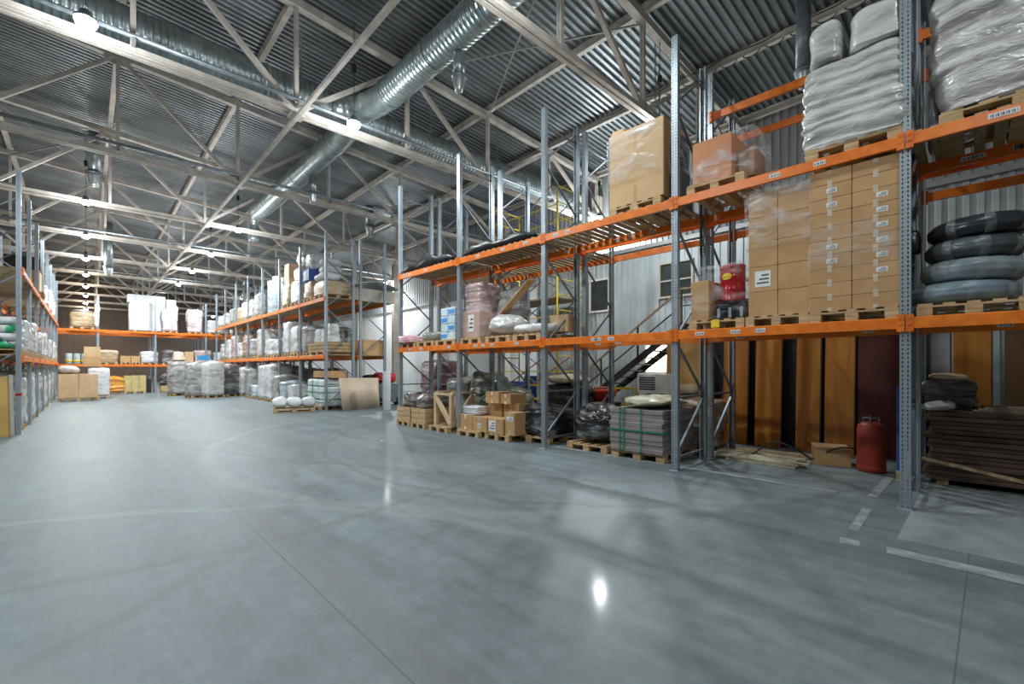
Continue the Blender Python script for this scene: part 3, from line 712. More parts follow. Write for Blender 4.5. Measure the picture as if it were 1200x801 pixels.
# hose coils
pallet(RR, .66, -.55, Z, 'stack of grey hose coils', True, sy=1.15)
def coil(z, R, r, label, mt, du=0, dv=0, seed=0, tilt=0):
    t = thing('hose_coil', label, 'hose coil', RR.p(.52 + du, -.53 + dv, Z + PH + z), RR.rz, 'coils of hose on a pallet', rot=(tilt, tilt * .6, RR.rz))
    V = []; F = []; nn = 64; mm = 48; Ra = R - r * 1.15
    for k in range(nn):
        a = 2 * PI * k / nn
        for q in range(mm):
            c = 2 * PI * q / mm; w = 1 + .05 * abs(math.sin(c * 5)) - .03 + .05 * noise.noise(Vector((math.cos(a) * 2, math.sin(a) * 2, q * .3 + seed)))
            V.append(((Ra + r * w * 1.15 * math.cos(c)) * math.cos(a), (Ra + r * w * 1.15 * math.cos(c)) * math.sin(a), max(.0, r + r * w * math.sin(c))))
    for k in range(nn):
        for q in range(mm): F.append((k * mm + q, ((k + 1) % nn) * mm + q, ((k + 1) % nn) * mm + (q + 1) % mm, k * mm + (q + 1) % mm))
    link('hose_turns', MB().add(V, F).mesh('hose_turns', mt, True), t)
    V = []; n = 10
    for k in range(3):
        a0 = 2.6 + k * .75; b = MB()
        for e in range(n + 1):
            c = -1.2 + 3.6 * e / n
            for da in (-.1, .1): V.append(((Ra + r * 1.24 * math.cos(c)) * math.cos(a0 + da), (Ra + r * 1.24 * math.cos(c)) * math.sin(a0 + da), max(.002, r + r * 1.1 * math.sin(c))))
    F = [(k * (2 * n + 2) + 2 * e, k * (2 * n + 2) + 2 * e + 1, k * (2 * n + 2) + 2 * e + 3, k * (2 * n + 2) + 2 * e + 2) for k in range(3) for e in range(n)]
    link('film_wrap', MB().add(V, F).mesh('film_wrap', clear_film(), True), t)
def hosem(name, col): return mat(name, col, .28, 0, .25, 5, bump=.3, bscale=9)
coil(.0, .47, .115, 'bluish grey hose coil at the bottom of the stack', hosem('hose_blue_grey', (.20, .26, .30)), -.02, .08, 1)
coil(.235, .44, .125, 'light grey film-wrapped hose coil, second from the bottom', hosem('hose_light_grey', (.24, .29, .31)), .0, -.0, 2, .02)
coil(.49, .42, .115, 'dark grey hose coil, second from the top', hosem('hose_dark', (.075, .09, .095)), .0, -.02, 3)
coil(.725, .43, .11, 'black film-wrapped hose coil on top of the stack', hosem('hose_black', (.03, .035, .04)), .0, -.06, 4, -.03)
soft('plastic_bag', RR, .5, -.06, Z + PH + .62, (.2, .16, .34), 'crumpled black bag tucked left of the hose coils', 'bag', BLACK, layers=0, nz=.05, sq=.7, vp=2.5)
# upper level: big wrapped sacks
Z = L2
wrapped(RR, .60, .50, Z, 1.02, 1.2, 1.12, 'layered sacks under milky film beside the nearest post', film('milky_sacks', (.60, .59, .54), .55), True, layers=4, bulge=.06, nz=.05, lean=(0, .0), taper=-.05, n=60, m=44)
soft('wrapped_bundle', RR, .45, .28, Z + PH + 1.1, (.9, .56, .50), 'large milky film bundle on top of the layered sacks, right one', 'wrapped load', FW, layers=0, nz=.05, sq=.5, vp=4, n=44, m=24)
soft('wrapped_bundle', RR, .45, .80, Z + PH + 1.07, (.9, .34, .56), 'narrow film bundle with red print on top of the layered sacks', 'wrapped load', FW, layers=0, nz=.04, sq=.4, vp=5, n=44, m=24)
wrapped(RR, .62, -.92, Z, 1.35, 1.2, 1.5, 'huge milky film-wrapped load at the upper right edge', film('milky_big', (.56, .54, .52), .55), True, layers=3, bulge=.07, nz=.07, taper=.12, n=60, m=40)
# grey sheet of plastic hanging next to it
soft('wrapped_bundle', RR, .72, -.22, Z + .05, (.7, .1, .62), 'grey plastic sheet hanging between post and huge wrapped load', 'plastic sheet', film('grey_sheet', (.28, .31, .33), .3), layers=0, nz=.03, n=24, m=12)
# orange brown box
pallet(RR, .62, 2.15, Z, 'orange-brown box under torn film', True, sy=1.05)
carton(RR, .45, 2.22, Z + PH, .7, .58, .66, 'orange-brown box under torn film, upper shelf', mat('orange_cardboard', (.50, .17, .045), .5, 0, .1, 2, col2=(.58, .22, .07)), tape=False)
carton(RR, .5, 1.78, Z + PH, .5, .22, .42, 'narrow brown box right of the orange-brown box', mat('brown_cardboard', (.30, .15, .07), .5, 0, .1, 2), tape=False)
sheet_film(RR, .52, 2.08, Z + PH - .02, .86, .96, .72, 'torn clear film around the orange-brown box', 21, taper=-.12)
# tall box
pallet(RR, .62, 3.48, Z, 'tall film-wrapped tan carton', True, sy=1.22, col='dark ')
carton(RR, .5, 3.46, Z + PH, .95, 1.02, 1.28, 'tall tan carton, film wrapped, highest on the near rack', mat('tall_cardboard', (.55, .34, .15), .62, 0, .1, 1.5, col2=(.64, .42, .21)), tape=True, tapem=TAPE)
sheet_film(RR, .5, 3.50, Z + PH + .38, 1.0, 1.08, .92, 'crinkled clear film around the tall tan carton', 31)
for i, (vv, ll, mm, zz) in enumerate(((3.86, 'small cream tray on top of the tall tan carton', CARD2, .09), (3.6, 'small yellow package on top of the tall tan carton', YEL, .07), (3.25, 'flat pale package on top of the tall tan carton', mat('pale_green_pack', (.6, .62, .42), .5), .04))):
    carton(RR, .3 + .08 * i, vv, Z + PH + 1.31, .35, .25, zz, ll, mm, tape=False)
carton(RR, .5, 2.86, Z + .02, .6, .1, .55, 'grey-blue flat panel right of the tall tan carton', mat('grey_blue_panel', (.13, .19, .25), .5, 0, .1, 2), tape=False)
soft('wrapped_bundle', RR, .55, 2.93, Z + .6, (.6, .1, .7), 'dark film-covered slab leaning right of the tall carton', 'wrapped load', film('dark_slab_film', (.05, .055, .07), .3), layers=0, nz=.03, n=24, m=14)
# black mats
def mats_pile(v0, v1, label, hm=.14):
    n = 40; V = []; F = []; ny = 12
    for s in (0, 1):
        for i in range(n + 1):
            for j in range(ny + 1):
                v = v0 + (v1 - v0) * i / n; u = -.02 + 1.12 * j / ny
                hh = .05 + hm * min(1, 6 * i / n, 6 * (n - i) / n) * (.75 + .25 * math.sin(i * .31 + v0)) + .07 * noise.noise(Vector((v * 3.1, u * 4, v0))) + .05 * abs(noise.noise(Vector((v * 7, u * 5, v0))))
                V.append((u + .03 * noise.noise(Vector((v * 2, 0, 0))), v - (v0 + v1) / 2, (hh if s else .03)))
    N = (n + 1) * (ny + 1); g = lambda i, j, s=0: s * N + i * (ny + 1) + j
    for i in range(n):
        for j in range(ny): F += [(g(i, j, 1), g(i + 1, j, 1), g(i + 1, j + 1, 1), g(i, j + 1, 1)), (g(i, j), g(i, j + 1), g(i + 1, j + 1), g(i + 1, j))]
        F += [(g(i, 0), g(i + 1, 0), g(i + 1, 0, 1), g(i, 0, 1)), (g(i, ny), g(i, ny, 1), g(i + 1, ny, 1), g(i + 1, ny))]
    for j in range(ny): F += [(g(0, j), g(0, j, 1), g(0, j + 1, 1), g(0, j + 1)), (g(n, j), g(n, j + 1), g(n, j + 1, 1), g(n, j, 1))]
    tag(link('folded_tarpaulin', MB().add(V, F).mesh('folded_tarpaulin', mat('black_tarpaulin', (.02, .022, .025), .42, 0, .4, 4, bump=.6, bscale=5), True), None, RR.p(0, (v0 + v1) / 2, Z + .03), RR.rz), label, 'tarpaulin')
mats_pile(5.75, 8.1, 'black folded tarpaulin on the upper shelf, nearer one')
mats_pile(8.45, 10.9, 'black folded tarpaulin on the upper shelf, farther one', .22)

# level 1 goods in the two farther bays
Z = L1
pallet(RR, .62, 7.85, Z, 'pinkish wrapped carton tower', True)
carton(RR, .45, 7.9, Z + PH, .7, .62, .62, 'tan wrapped carton at the foot of the pinkish tower', mat('pink_card', (.55, .36, .30), .5, 0, .15, 4), tape=False, lab=(0, .35, .2, .4))
wrapped(RR, .5, 7.92, Z + PH + .62, .60, .7, .75, 'pinkish grey film-wrapped tower above the middle shelf beam', FP, pal=False, layers=3, bulge=.03, nz=.04)
sheet_film(RR, .5, 7.9, Z + PH, .78, .74, .7, 'clear film around the foot of the pinkish tower', 41)
pallet(RR, .62, 6.9, Z, 'collapsed heap of film and tan cartons', True)
soft('wrapped_bundle', RR, .5, 7.0, Z + PH, (.9, .85, .5), 'heap of crumpled pale film on the middle shelf', 'wrapped load', FW, layers=0, nz=.09, sq=.7, vp=2.6, n=48, m=24)
wrapped(RR, .85, 7.25, Z + PH + .3, .8, .6, .85, 'crumpled grey film pile behind the pale film heap', FG, pal=False, layers=0, nz=.12, sq=.7, vp=3)
t = thing('wooden_board', 'tan board sticking up diagonally from the film heap', 'board', RR.p(.5, 7.35, Z + PH + .35), RR.rz)
b = MB(); b.bar((0, .35, -.15), (-.1, -1.15, .85), .2, .03); link('plank', b.mesh('plank', CARD), t)
pallet(RR, .62, 6.0, Z, 'slumped white sacks', True)
soft('sack', RR, .4, 6.15, Z + PH, (.8, .62, .26), 'slumped white sack with blue print, middle shelf', 'sack', SACKW, layers=0, nz=.05, sq=.7, vp=2.4)
soft('sack', RR, .7, 5.85, Z + PH, (.8, .5, .24), 'greenish grey sack heap near the third post', 'sack', mat('green_grey_sack', (.38, .42, .36), .5, 0, .2, 4, col2=(.6, .62, .58), bump=.4, bscale=12), layers=0, nz=.06, sq=.7, vp=2.4)
carton(RR, .85, 5.7, Z + PH + .05, .4, .4, .36, 'torn tan carton behind the white sacks', CARD2, tape=False, rz=.3)
# bay 3
def pack(F, u, v, z, n, m, label0):
    for i in range(n):
        for j in range(m):
            t = thing('shrink_pack', '%s, %s row from the bottom, %s from the right' % (label0, ORD[j], ORD[i]), 'pack', F.p(u, v + i * .31, z + j * .205), F.rz, 'blue and white shrink packs')
            b = MB(); b.cbox(-.25, -.15, 0, .25, .15, .2, .02); c = cached('pk', lambda: b.mesh('pack_body', mat('pale_blue_pack', (.62, .74, .80), .3, 0, .1, 6)))
            link('pack_body', c, t)
            b = MB(); b.box(-.255, -.12, .04, -.25, .12, .14); link('blue_print', cached('pkb', lambda: b.mesh('blue_print', mat('blue_print', (.08, .33, .75), .35))), t) if (i + j) % 2 else None
pallet(RR, .62, 8.85, Z, 'blue and white shrink packs', True, sy=1.05)
pack(RR, .35, 8.68, Z + PH, 2, 4, 'blue and white shrink pack')
pallet(RR, .62, 9.75, Z, 'flat grey film bundle near the far end post', True)
soft('wrapped_bundle', RR, .5, 9.72, Z + PH, (.9, .7, .24), 'flat grey film bundle on the middle shelf', 'wrapped load', FG, layers=0, nz=.06, sq=.6, vp=3)
pallet(RR, .62, 10.6, Z, 'pink wrapped flat bundle', True)
soft('wrapped_bundle', RR, .45, 10.65, Z + PH, (1.1, .85, .2), 'pink wrapped flat bundle at the far end of the near rack', 'wrapped load', film('pink_film', (.80, .42, .48), .6), layers=2, nz=.04, sq=.5, vp=4)

# ---- floor level under the near rack
pallet(RR, 0.55, 6.95, 0, 'taped tan cartons on the floor, right half', True, sx=.85)
pallet(RR, 0.45, 7.85, 0, 'taped tan cartons on the floor, left half', True, sx=.85)
def lc(u, v, z, d, w, h, lab_, label, **k): carton(RR, u, v, z, d, w, h, label, CARD, lab=lab_, **k)
G = None
z0 = PH
lc(.22, 8.02, z0, .4, .5, .36, None, 'tan carton with crossed white tape, lower left on floor pallet', tapem=PAPER)
lc(.22, 7.5, z0, .4, .5, .34, (.0, .14, .12, .1), 'tan carton with round stickers, lower middle on floor pallet')
lc(.24, 6.98, z0, .4, .5, .34, (.1, .17, .22, .24), 'tan carton with a bluish sheet, lower right on floor pallet')
lc(.28, 6.55, z0, .4, .3, .5, (0, .36, .2, .1), 'upright tan carton at the right end of floor pallet')
lc(.62, 8.02, z0, .36, .5, .36, None, 'tan carton in the back row, left end of floor pallet')
lc(.64, 7.45, z0, .36, .5, .66, None, 'tan carton in the back row, middle of floor pallet')
lc(.64, 6.9, z0, .36, .5, .66, None, 'tan carton in the back row, right end of floor pallet')
lc(.5, 7.32, z0 + .66, .5, .45, .26, None, 'banded tan carton topmost on the floor pallet, left', tapem=PAPER)
lc(.55, 6.92, z0 + .66, .5, .32, .22, None, 'banded tan carton topmost on the floor pallet, right', tapem=PAPER)
soft('white_package', RR, .34, 7.98, z0 + .37, (.5, .62, .2), 'white padded package lying on the floor pallet cartons', 'package', WHITE, layers=2, nz=.03, sq=.4)
# A-frame crate
pallet(RR, .45, 9.0, 0, 'raw wood stillage', True, sx=.9)
t = thing('timber_stillage', 'raw timber frame with a diagonal brace on a pallet', 'wooden frame', RR.p(.1, 9.0, PH), RR.rz)
for nm, p, q in (('upright', (0, -.33, 0), (0, -.33, .78)), ('upright', (0, .33, 0), (0, .33, .78)), ('top_rail', (0, -.4, .8), (0, .4, .8)), ('diagonal_brace', (-.02, .33, .75), (-.02, -.33, .05)),
                 ('upright', (.7, -.33, 0), (.7, -.33, .78)), ('upright', (.7, .33, 0), (.7, .33, .78)), ('top_rail', (0, -.33, .84), (.7, -.33, .84)), ('top_rail', (0, .33, .84), (.7, .33, .84)), ('diagonal_brace', (.02, -.34, .05), (.68, -.34, .75))):
    b = MB(); b.bar(p, q, .09, .09 if nm != 'top_rail' else .05); link(nm, b.mesh(nm, mat('raw_pine', (.58, .40, .24), .7, 0, .12, 4, col2=(.70, .52, .34))), t)
# crates with dark wrapped bags
for i, v in enumerate((10.0, 10.75)):
    pallet(RR, .55, v, 0, 'pale wooden crate with dark film bags, %s' % ('right one', 'left one')[i], True, sy=.85)
    t = thing('wooden_crate', 'pale wooden crate under dark film bags, %s' % ('right one', 'left one')[i], 'crate', RR.p(.5, v, PH), RR.rz)
    b = MB()
    for k in range(3): b.box(-.52, -.34, .13 * k, -.49, .34, .13 * k + .12); b.box(.49, -.34, .13 * k, .52, .34, .13 * k + .12); b.box(-.49, -.34, .13 * k, .49, -.31, .13 * k + .12); b.box(-.49, .31, .13 * k, .49, .34, .13 * k + .12)
    link('side_boards', b.mesh('side_boards', WOOD), t)
    b = MB(); b.box(-.49, -.31, 0, .49, .31, .02); link('crate_floor', b.mesh('crate_floor', WOODD), t)
    soft('wrapped_bundle', RR, .5, v, PH + .25, (.95, .66, .52), 'dark brown film bag heap in the pale crate, %s' % ('right one', 'left one')[i], 'wrapped load', film('dark_brown_film', (.13, .10, .09), .4), layers=0, nz=.08, sq=.6, vp=3)
# goods behind on floor (between the two rows)
wrapped(RR, 1.95, 11.6, 0, .95, 1.1, 1.75, 'tall maroon and grey film-wrapped tower behind the timber frame', FM, layers=5, bulge=.04, nz=.06)
wrapped(RR, 1.95, 10.4, 0, .8, 1.0, 1.2, 'grey film-wrapped bale right of the maroon tower', FW, layers=4, nz=.05)
wrapped(RR, 2.0, 9.3, 0, 1.1, 1.1, 1.35, 'olive green wrapped heap behind the floor cartons', FGN, layers=0, nz=.14, sq=.7, vp=3)
wrapped(RR, 1.9, 8.15, 0, .9, 1.0, .95, 'second olive heap, lower, behind the floor cartons', film('olive_film', (.15, .19, .11), .35), layers=0, nz=.12, sq=.7, vp=3)
# black wrapped loads
pallet(RR, 1.0, 6.3, 0, 'black wrapped bale left of the third frame', True, sy=1.5)
soft('wrapped_bundle', RR, 1.0, 6.3, PH, (1.1, 1.3, .62), 'black film-wrapped bale with painted glints, left of the third frame', 'wrapped load', FBK, layers=0, nz=.09, sq=.5, vp=4, n=60, m=30)
soft('wrapped_bundle', RR, 2.2, 6.6, 0, (.9, 1.1, 1.25), 'tall black film-wrapped block behind the black bale', 'wrapped load', FBK, layers=0, nz=.04, sq=.3, vp=8)
soft('sack', RR, 2.2, 6.6, 1.23, (.9, 1.0, .22), 'cream sack lying on the tall black block', 'sack', mat('cream_sack', (.66, .58, .42), .6, 0, .1, 4), layers=0, nz=.05, sq=.7, vp=2.4)
pallet(RR, 1.0, 4.75, 0, 'black wrapped heap right of the third frame', True, sy=1.2)
soft('wrapped_bundle', RR, .95, 4.75, PH, (1.1, 1.0, .72), 'black film-wrapped heap with shiny folds, right of the third frame', 'wrapped load', FBK, layers=0, nz=.12, sq=.7, vp=2.6, n=60, m=30)
# strapped grey stack
pallet(RR, .95, 3.62, 0, 'strapped stack of grey sheets', True, sy=1.3)
t = thing('sheet_stack', 'grey cardboard sheet stack bound with green straps', 'stack of sheets', RR.p(.9, 3.62, PH), RR.rz)
rnd = random.Random(11)
SHM = mat('grey_brown_sheets', (.20, .17, .165), .6, 0, .2, 8, stretch=(.5, .5, 30), col2=(.33, .29, .28))
for k in range(10):
    a, c = rnd.uniform(-.015, .015), rnd.uniform(-.015, .015); b = MB(); b.cbox(-.6 + a, -.52 + c, .075 * k, .6 + a, .52 + c, .075 * k + .073, .01); link('sheet_bundle', b.mesh('sheet_bundle', SHM), t)
for y in (-.12, .22, .30):
    b = MB(); b.box(-.625, y - .012, 0, -.62, y + .012, .757).box(-.625, y - .012, .755, .625, y + .012, .76); link('green_strap', b.mesh('green_strap', GREEN), t)
b = MB(); b.box(-.626, -.54, .36, -.621, .54, .385).box(-.62, -.545, .36, .62, -.54, .385); link('green_strap', b.mesh('green_strap', GREEN), t)
soft('plastic_sheet', RR, .9, 3.58, PH + .76, (1.2, 1.0, .2), 'yellowish plastic sheet crumpled on the strapped grey stack', 'plastic sheet', FY, layers=0, nz=.07, sq=.8, vp=2)
wrapped(RR, 2.1, 3.3, 0, .9, .9, .85, 'brown film-covered stack behind the strapped grey stack', FBR, layers=0, nz=.08)

# bay 0 floor: panels, cylinder, scrap
def panel(F, u, v, w, h, th, label, mt, lean=.06, z=0.0, cat='panel'):
    t = thing('wood_panel', label, cat, F.p(u, v, z), F.rz, rot=(0, lean, F.rz))
    b = MB(); b.cbox(-th / 2, -w / 2, 0, th / 2, w / 2, h, .004); link('board_face', b.mesh('board_face', mt), t)
    b = MB(); b.box(-th / 2 - .004, -w / 2, 0, th / 2 + .004, -w / 2 + .02, h * .995); link('edge_band', b.mesh('edge_band', DKW), t); return t
for i, (v, w, mm, h, lab_) in enumerate(((3.05, .52, ORW, 2.95, 'orange varnished board at the left end, behind the racks'), (2.42, .50, ORW, 2.95, 'orange varnished board, second from the left'),
        (1.72, .42, ORW, 2.95, 'orange varnished board, third from the left with dark foot'), (1.22, .48, ORW, 2.95, 'orange varnished board next to the dark red panel'), (.55, .82, REDW, 2.95, 'dark red panel behind the gas cylinder'))):
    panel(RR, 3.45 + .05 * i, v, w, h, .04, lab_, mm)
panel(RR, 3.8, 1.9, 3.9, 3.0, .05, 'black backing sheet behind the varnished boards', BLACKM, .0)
panel(RR, 3.1, 4.0, .9, 2.5, .05, 'tall tan board behind the second frame', mat('tan_board', (.45, .25, .08), .45, 0, .2, 2), .03)
t = thing('gas_cylinder', 'red gas cylinder with valve guard standing on the floor', 'gas cylinder', (8.98, 1.30, 0))
b = MB(); b.lathe([(.165, 0), (.185, .02), (.185, .09), (.18, .1), (.185, .11), (.185, .66), (.17, .72), (.12, .765), (.05, .785)], 32); link('tank', b.mesh('tank', RUST, True), t)
b = MB(); b.lathe([(.035, .77), (.035, .82), (.02, .83), (.02, .88)], 16); link('valve', b.mesh('valve', BLACKM, True), t)
b = MB(); b.tube([(.10 * math.cos(a), .10 * math.sin(a), .84) for a in [k * PI / 8 for k in range(14)]], .01, 8)
for a in (.2, 1.7, 3.2, 4.7): b.bar((.10 * math.cos(a), .10 * math.sin(a), .75), (.10 * math.cos(a), .10 * math.sin(a), .84), .016)
link('valve_guard', b.mesh('valve_guard', BRACE, True), t)
t = thing('blue_pole', 'blue steel pole on a block behind the nearest post', 'pole', RR.p(1.75, .18, 0), RR.rz)
b = MB(); b.cbox(-.06, -.05, 0, .06, .05, .14); link('wood_block', b.mesh('wood_block', WOOD), t)
b = MB(); b.cbox(-.045, -.045, .14, .045, .045, 1.35); link('pole_shaft', b.mesh('pole_shaft', BLUE), t)
soft('white_package', RR, 2.3, .55, 0, (.25, .2, .3), 'small white jug beside the gas cylinder', 'container', WHITE, layers=0, nz=.02, sq=.7)
carton(RR, 2.45, 1.15, 0, .5, .5, .3, 'dim tan box with a cable on it behind the cylinder', CARD, tape=False, rz=.3)
t = thing('coiled_cable', 'black cable lying over the dim tan box', 'cable', RR.p(2.15, 1.35, 0), RR.rz)
b = MB(); b.tube([(-.3 + .0 * k, .0, 0) if k < 0 else (.1 * math.sin(k * .9) + .03 * k - .3, .9 - .11 * k, .04 + .3 * abs(math.sin(k * .38))) for k in range(15)], .014, 8); link('cable_run', b.mesh('cable_run', BLACKM, True), t)
rnd = random.Random(4)
for k in range(14):
    L = rnd.uniform(.9, 1.7); u = 1.55 + .1 * (k % 7) + rnd.uniform(-.03, .03); v = 2.0 + rnd.uniform(-.35, .5); z = .02 + .045 * (k // 7) ; a = rnd.uniform(-.06, .06)
    b = MB(); b.cbox(-.04, -L / 2, -.018, .04, L / 2, .018, .004)
    tag(link('timber_batten', b.mesh('timber_batten', mat('pale_batten', (.42, .36, .22), .7, 0, .2, 3, col2=(.6, .55, .42))), None, RR.p(u, v, z), RR.rz + a), 'pale timber batten in the scrap pile behind the second frame, %s %s' % (ORD[k % 7], ('on the floor', 'in the upper layer')[k // 7]), 'timber', 'pale battens in the scrap pile')
for k in range(3):
    b = MB(); b.cbox(-.06, -.75, 0, .06, .75, .03, .004)
    tag(link('timber_plank', b.mesh('timber_plank', WOODD), None, RR.p(2.5 + .17 * k, 2.2 - .1 * k, .0), RR.rz + .05 * k), 'grey weathered plank below the varnished boards, %s from the aisle' % ORD[k], 'timber', 'weathered planks')
# bay -1 floor
t = thing('sheet_stack', 'long stack of dark brown sheets at the right edge', 'stack of sheets', RR.p(2.5, -1.35, 0), RR.rz)
rnd = random.Random(5)
for k in range(15):
    b = MB(); a, c = rnd.uniform(-.05, .05), rnd.uniform(-.04, .04); b.cbox(-.7 + a, -1.27 + c, .08 + .063 * k, .7, 1.25 + c, .08 + .063 * k + .055, .005); link('brown_sheet', b.mesh('brown_sheet', DKW), t)
b = MB()
for y in (-1.1, 0, 1.1): b.box(-.65, y - .06, 0, .65, y + .06, .08)
link('bearer', b.mesh('bearer', WOODD), t)
for k in range(3):
    b = MB(); b.cbox(-.3, -1.0, 0, .3, 1.0, .02, .003); tag(link('timber_plank', b.mesh('timber_plank', mat('grey_plank', (.28, .23, .16), .7, 0, .2, 4)), None, RR.p(2.2 + .1 * k, -1.55 - .05 * k, 1.02 + .021 * k), RR.rz + .04 * k), 'wide pale plank on the dark sheet stack, %s from below' % ORD[k], 'timber', 'pale planks on the dark stack')
soft('plastic_bag', RR, 1.95, -.22, 1.03, (.4, .35, .12), 'crumpled white plastic on the dark sheet stack', 'bag', FW, layers=0, nz=.06, sq=.8, vp=2.2)
soft('wrapped_bundle', RR, 2.6, -.3, 1.03, (.5, .55, .42), 'dark wrapped bundle on the dark sheet stack', 'wrapped load', FDK, layers=2, nz=.05)
soft('plastic_bag', RR, 2.6, -.3, 1.44, (.4, .45, .1), 'cream cloth lump on the dark wrapped bundle', 'cloth', mat('cream_cloth', (.6, .45, .33), .7), layers=0, nz=.04, sq=.8, vp=2.2)
t = thing('fallen_lath', 'long thin lath leaning across the dark sheet stack', 'lath', RR.p(1.6, -.9, 0), RR.rz)
b = MB(); b.bar((0, .85, .38), (-.25, -1.3, .03), .03, .04); link('lath_bar', b.mesh('lath_bar', WOODD), t)
panel(RR, 3.5, -.55, .45, 2.5, .04, 'orange board behind the dark sheet stack', ORW, .03)
panel(RR, 3.55, -1.75, 1.7, 2.5, .05, 'wide brown board at the right edge', mat('wide_brown', (.17, .085, .03), .5, 0, .2, 2), .02)
panel(RR, 3.9, .0, .6, 2.9, .05, 'pale grey door leaf behind the hose pallet', CABIN, .0)

# ================================================================== CABIN, STAIR, SCAFFOLD
CX = 12.6; CY1 = 11.9; CZ = 5.3
t = thing('office_cabin', 'two-storey grey ribbed office cabin behind the near racks', 'cabin', (CX, -8, 0))
link('side_wall', profiled(0, CY1 + 8, .03, 0, CZ, .03, .2).mesh('side_wall', CABIN), t)
b = MB(); b.box(.03, CY1 + 7.96, 0, 4.2, CY1 + 8, CZ); link('end_wall', b.mesh('end_wall', WALLW), t)
b = MB(); b.box(-.08, -.1, CZ, 4.2, CY1 + 8.1, CZ + .12); link('roof_slab', b.mesh('roof_slab', WALLG), t)
def cab_win(y, z, w, h, bars=True, glass=GLASS, nm='window_frame'):
    b = MB(); yy = y + 8
    b.box(-.06, yy - w / 2 - .06, z - .06, .02, yy + w / 2 + .06, z).box(-.06, yy - w / 2 - .06, z + h, .02, yy + w / 2 + .06, z + h + .06).box(-.06, yy - w / 2 - .06, z, .02, yy - w / 2, z + h).box(-.06, yy + w / 2, z, .02, yy + w / 2 + .06, z + h)
    if bars: b.box(-.05, yy - w / 2, z + h * .45, .0, yy + w / 2, z + h * .5)
    f = link(nm, b.mesh(nm, CREAM if bars else WALLW), t)
    b = MB(); b.box(-.035, yy - w / 2, z, -.02, yy + w / 2, z + h); link('pane', b.mesh('pane', glass), f)
cab_win(6.35, 3.75, .95, .95); cab_win(9.05, 3.55, .7, 1.0, False); cab_win(3.3, 3.75, .9, .95)
WARM = emit('lit_opening', (1, .86, .62), 5)
cab_win(6.9, 1.5, .8, .8, False, WARM, 'lit_hatch')
b = MB(); b.cbox(-.3, 10.9, 4.0, -.02, 11.4, 4.4, .02); link('green_sign', b.mesh('green_sign', mat('pale_green_sign', (.25, .55, .42), .5)), t)
# stair
t = thing('steel_staircase', 'dark steel staircase with handrail climbing along the office cabin', 'staircase', (CX - 1.2, 5.0, 0))
x0, x1 = 0, .9
A, B = (4.4, .1), (.6, 2.75)
for k in range(14):
    f = (k + .5) / 14; y = A[0] + (B[0] - A[0]) * f; z = A[1] + (B[1] - A[1]) * f; b = MB(); b.box(x0, y - .14, z, x1, y + .14, z + .03); link('tread', b.mesh('tread', BLACKM), t)
for x in (x0, x1):
    b = MB(); b.bar((x, A[0], A[1]), (x, B[0], B[1]), .04, .18); link('stringer', b.mesh('stringer', BLACKM), t)
b = MB(); b.box(x0, -2.4, 2.72, x1 + .2, .6, 2.78); link('landing', b.mesh('landing', BLACKM), t)
for x in (x0, ):
    b = MB(); b.bar((x, A[0], A[1] + .95), (x, B[0], B[1] + .95), .05, .05); b.bar((x, B[0], B[1] + .95), (x, -2.4, B[1] + .95), .05, .05); link('handrail', b.mesh('handrail', WOODD), t)
    b = MB(); b.bar((x, A[0], A[1] + .5), (x, B[0], B[1] + .5), .03, .03); b.bar((x, B[0], B[1] + .5), (x, -2.4, B[1] + .5), .03, .03); link('mid_rail', b.mesh('mid_rail', BLACKM), t)
    for f in (0, .33, .66, 1):
        y = A[0] + (B[0] - A[0]) * f; z = A[1] + (B[1] - A[1]) * f; b = MB(); b.bar((x, y, z), (x, y, z + .95), .04); link('baluster', b.mesh('baluster', BLACKM), t)
    for y in (-.4, -1.4, -2.4): b = MB(); b.bar((x, y, 2.75), (x, y, 3.7), .04); link('baluster', b.mesh('baluster', BLACKM), t)
for y in (.5, -2.3):
    b = MB(); b.bar((x0, y, 0), (x0, y, 2.72), .08); link('landing_leg', b.mesh('landing_leg', BLACKM), t)
# scaffold
t = thing('scaffold_tower', 'tall yellow mobile scaffold tower standing by the white wall', 'scaffold', (11.05, 9.6, 0))
for (x, y) in ((0, 0), (1.3, 0), (0, 3.1), (1.3, 3.1)):
    b = MB(); b.tube([(x, y, .1), (x, y, 7.6)], .03, 8); link('scaffold_post', b.mesh('scaffold_post', YEL, True), t)
    b = MB(); b.lathe([(.02, 0), (.09, .01), (.09, .08), (.02, .1)], 12, (x, y)); link('caster', b.mesh('caster', BLACKM, True), t)
for k in range(15):
    z = .5 + .5 * k
    for y in (0, 3.1): b = MB(); b.tube([(0, y, z), (1.3, y, z)], .02, 6); link('rung', b.mesh('rung', YEL, True), t)
for k in range(4):
    z = .6 + 1.8 * k
    for x in (0, 1.3):
        b = MB(); b.tube([(x, 0, z), (x, 3.1, z + 1.7)], .02, 6); link('cross_brace', b.mesh('cross_brace', BLUE if k % 2 else BRACE, True), t)
        b = MB(); b.tube([(x, 3.1, z), (x, 0, z + 1.7)], .02, 6); link('cross_brace', b.mesh('cross_brace', mat('red_paint', (.5, .04, .03), .4) if k % 2 == 0 else BRACE, True), t)
        b = MB(); b.tube([(x, 0, z + .9), (x, 3.1, z + .9)], .02, 6); link('side_rail', b.mesh('side_rail', YEL, True), t)
b = MB(); b.cbox(.0, .1, 3.9, 1.3, 3.0, 3.95); link('platform', b.mesh('platform', WOODD), t)
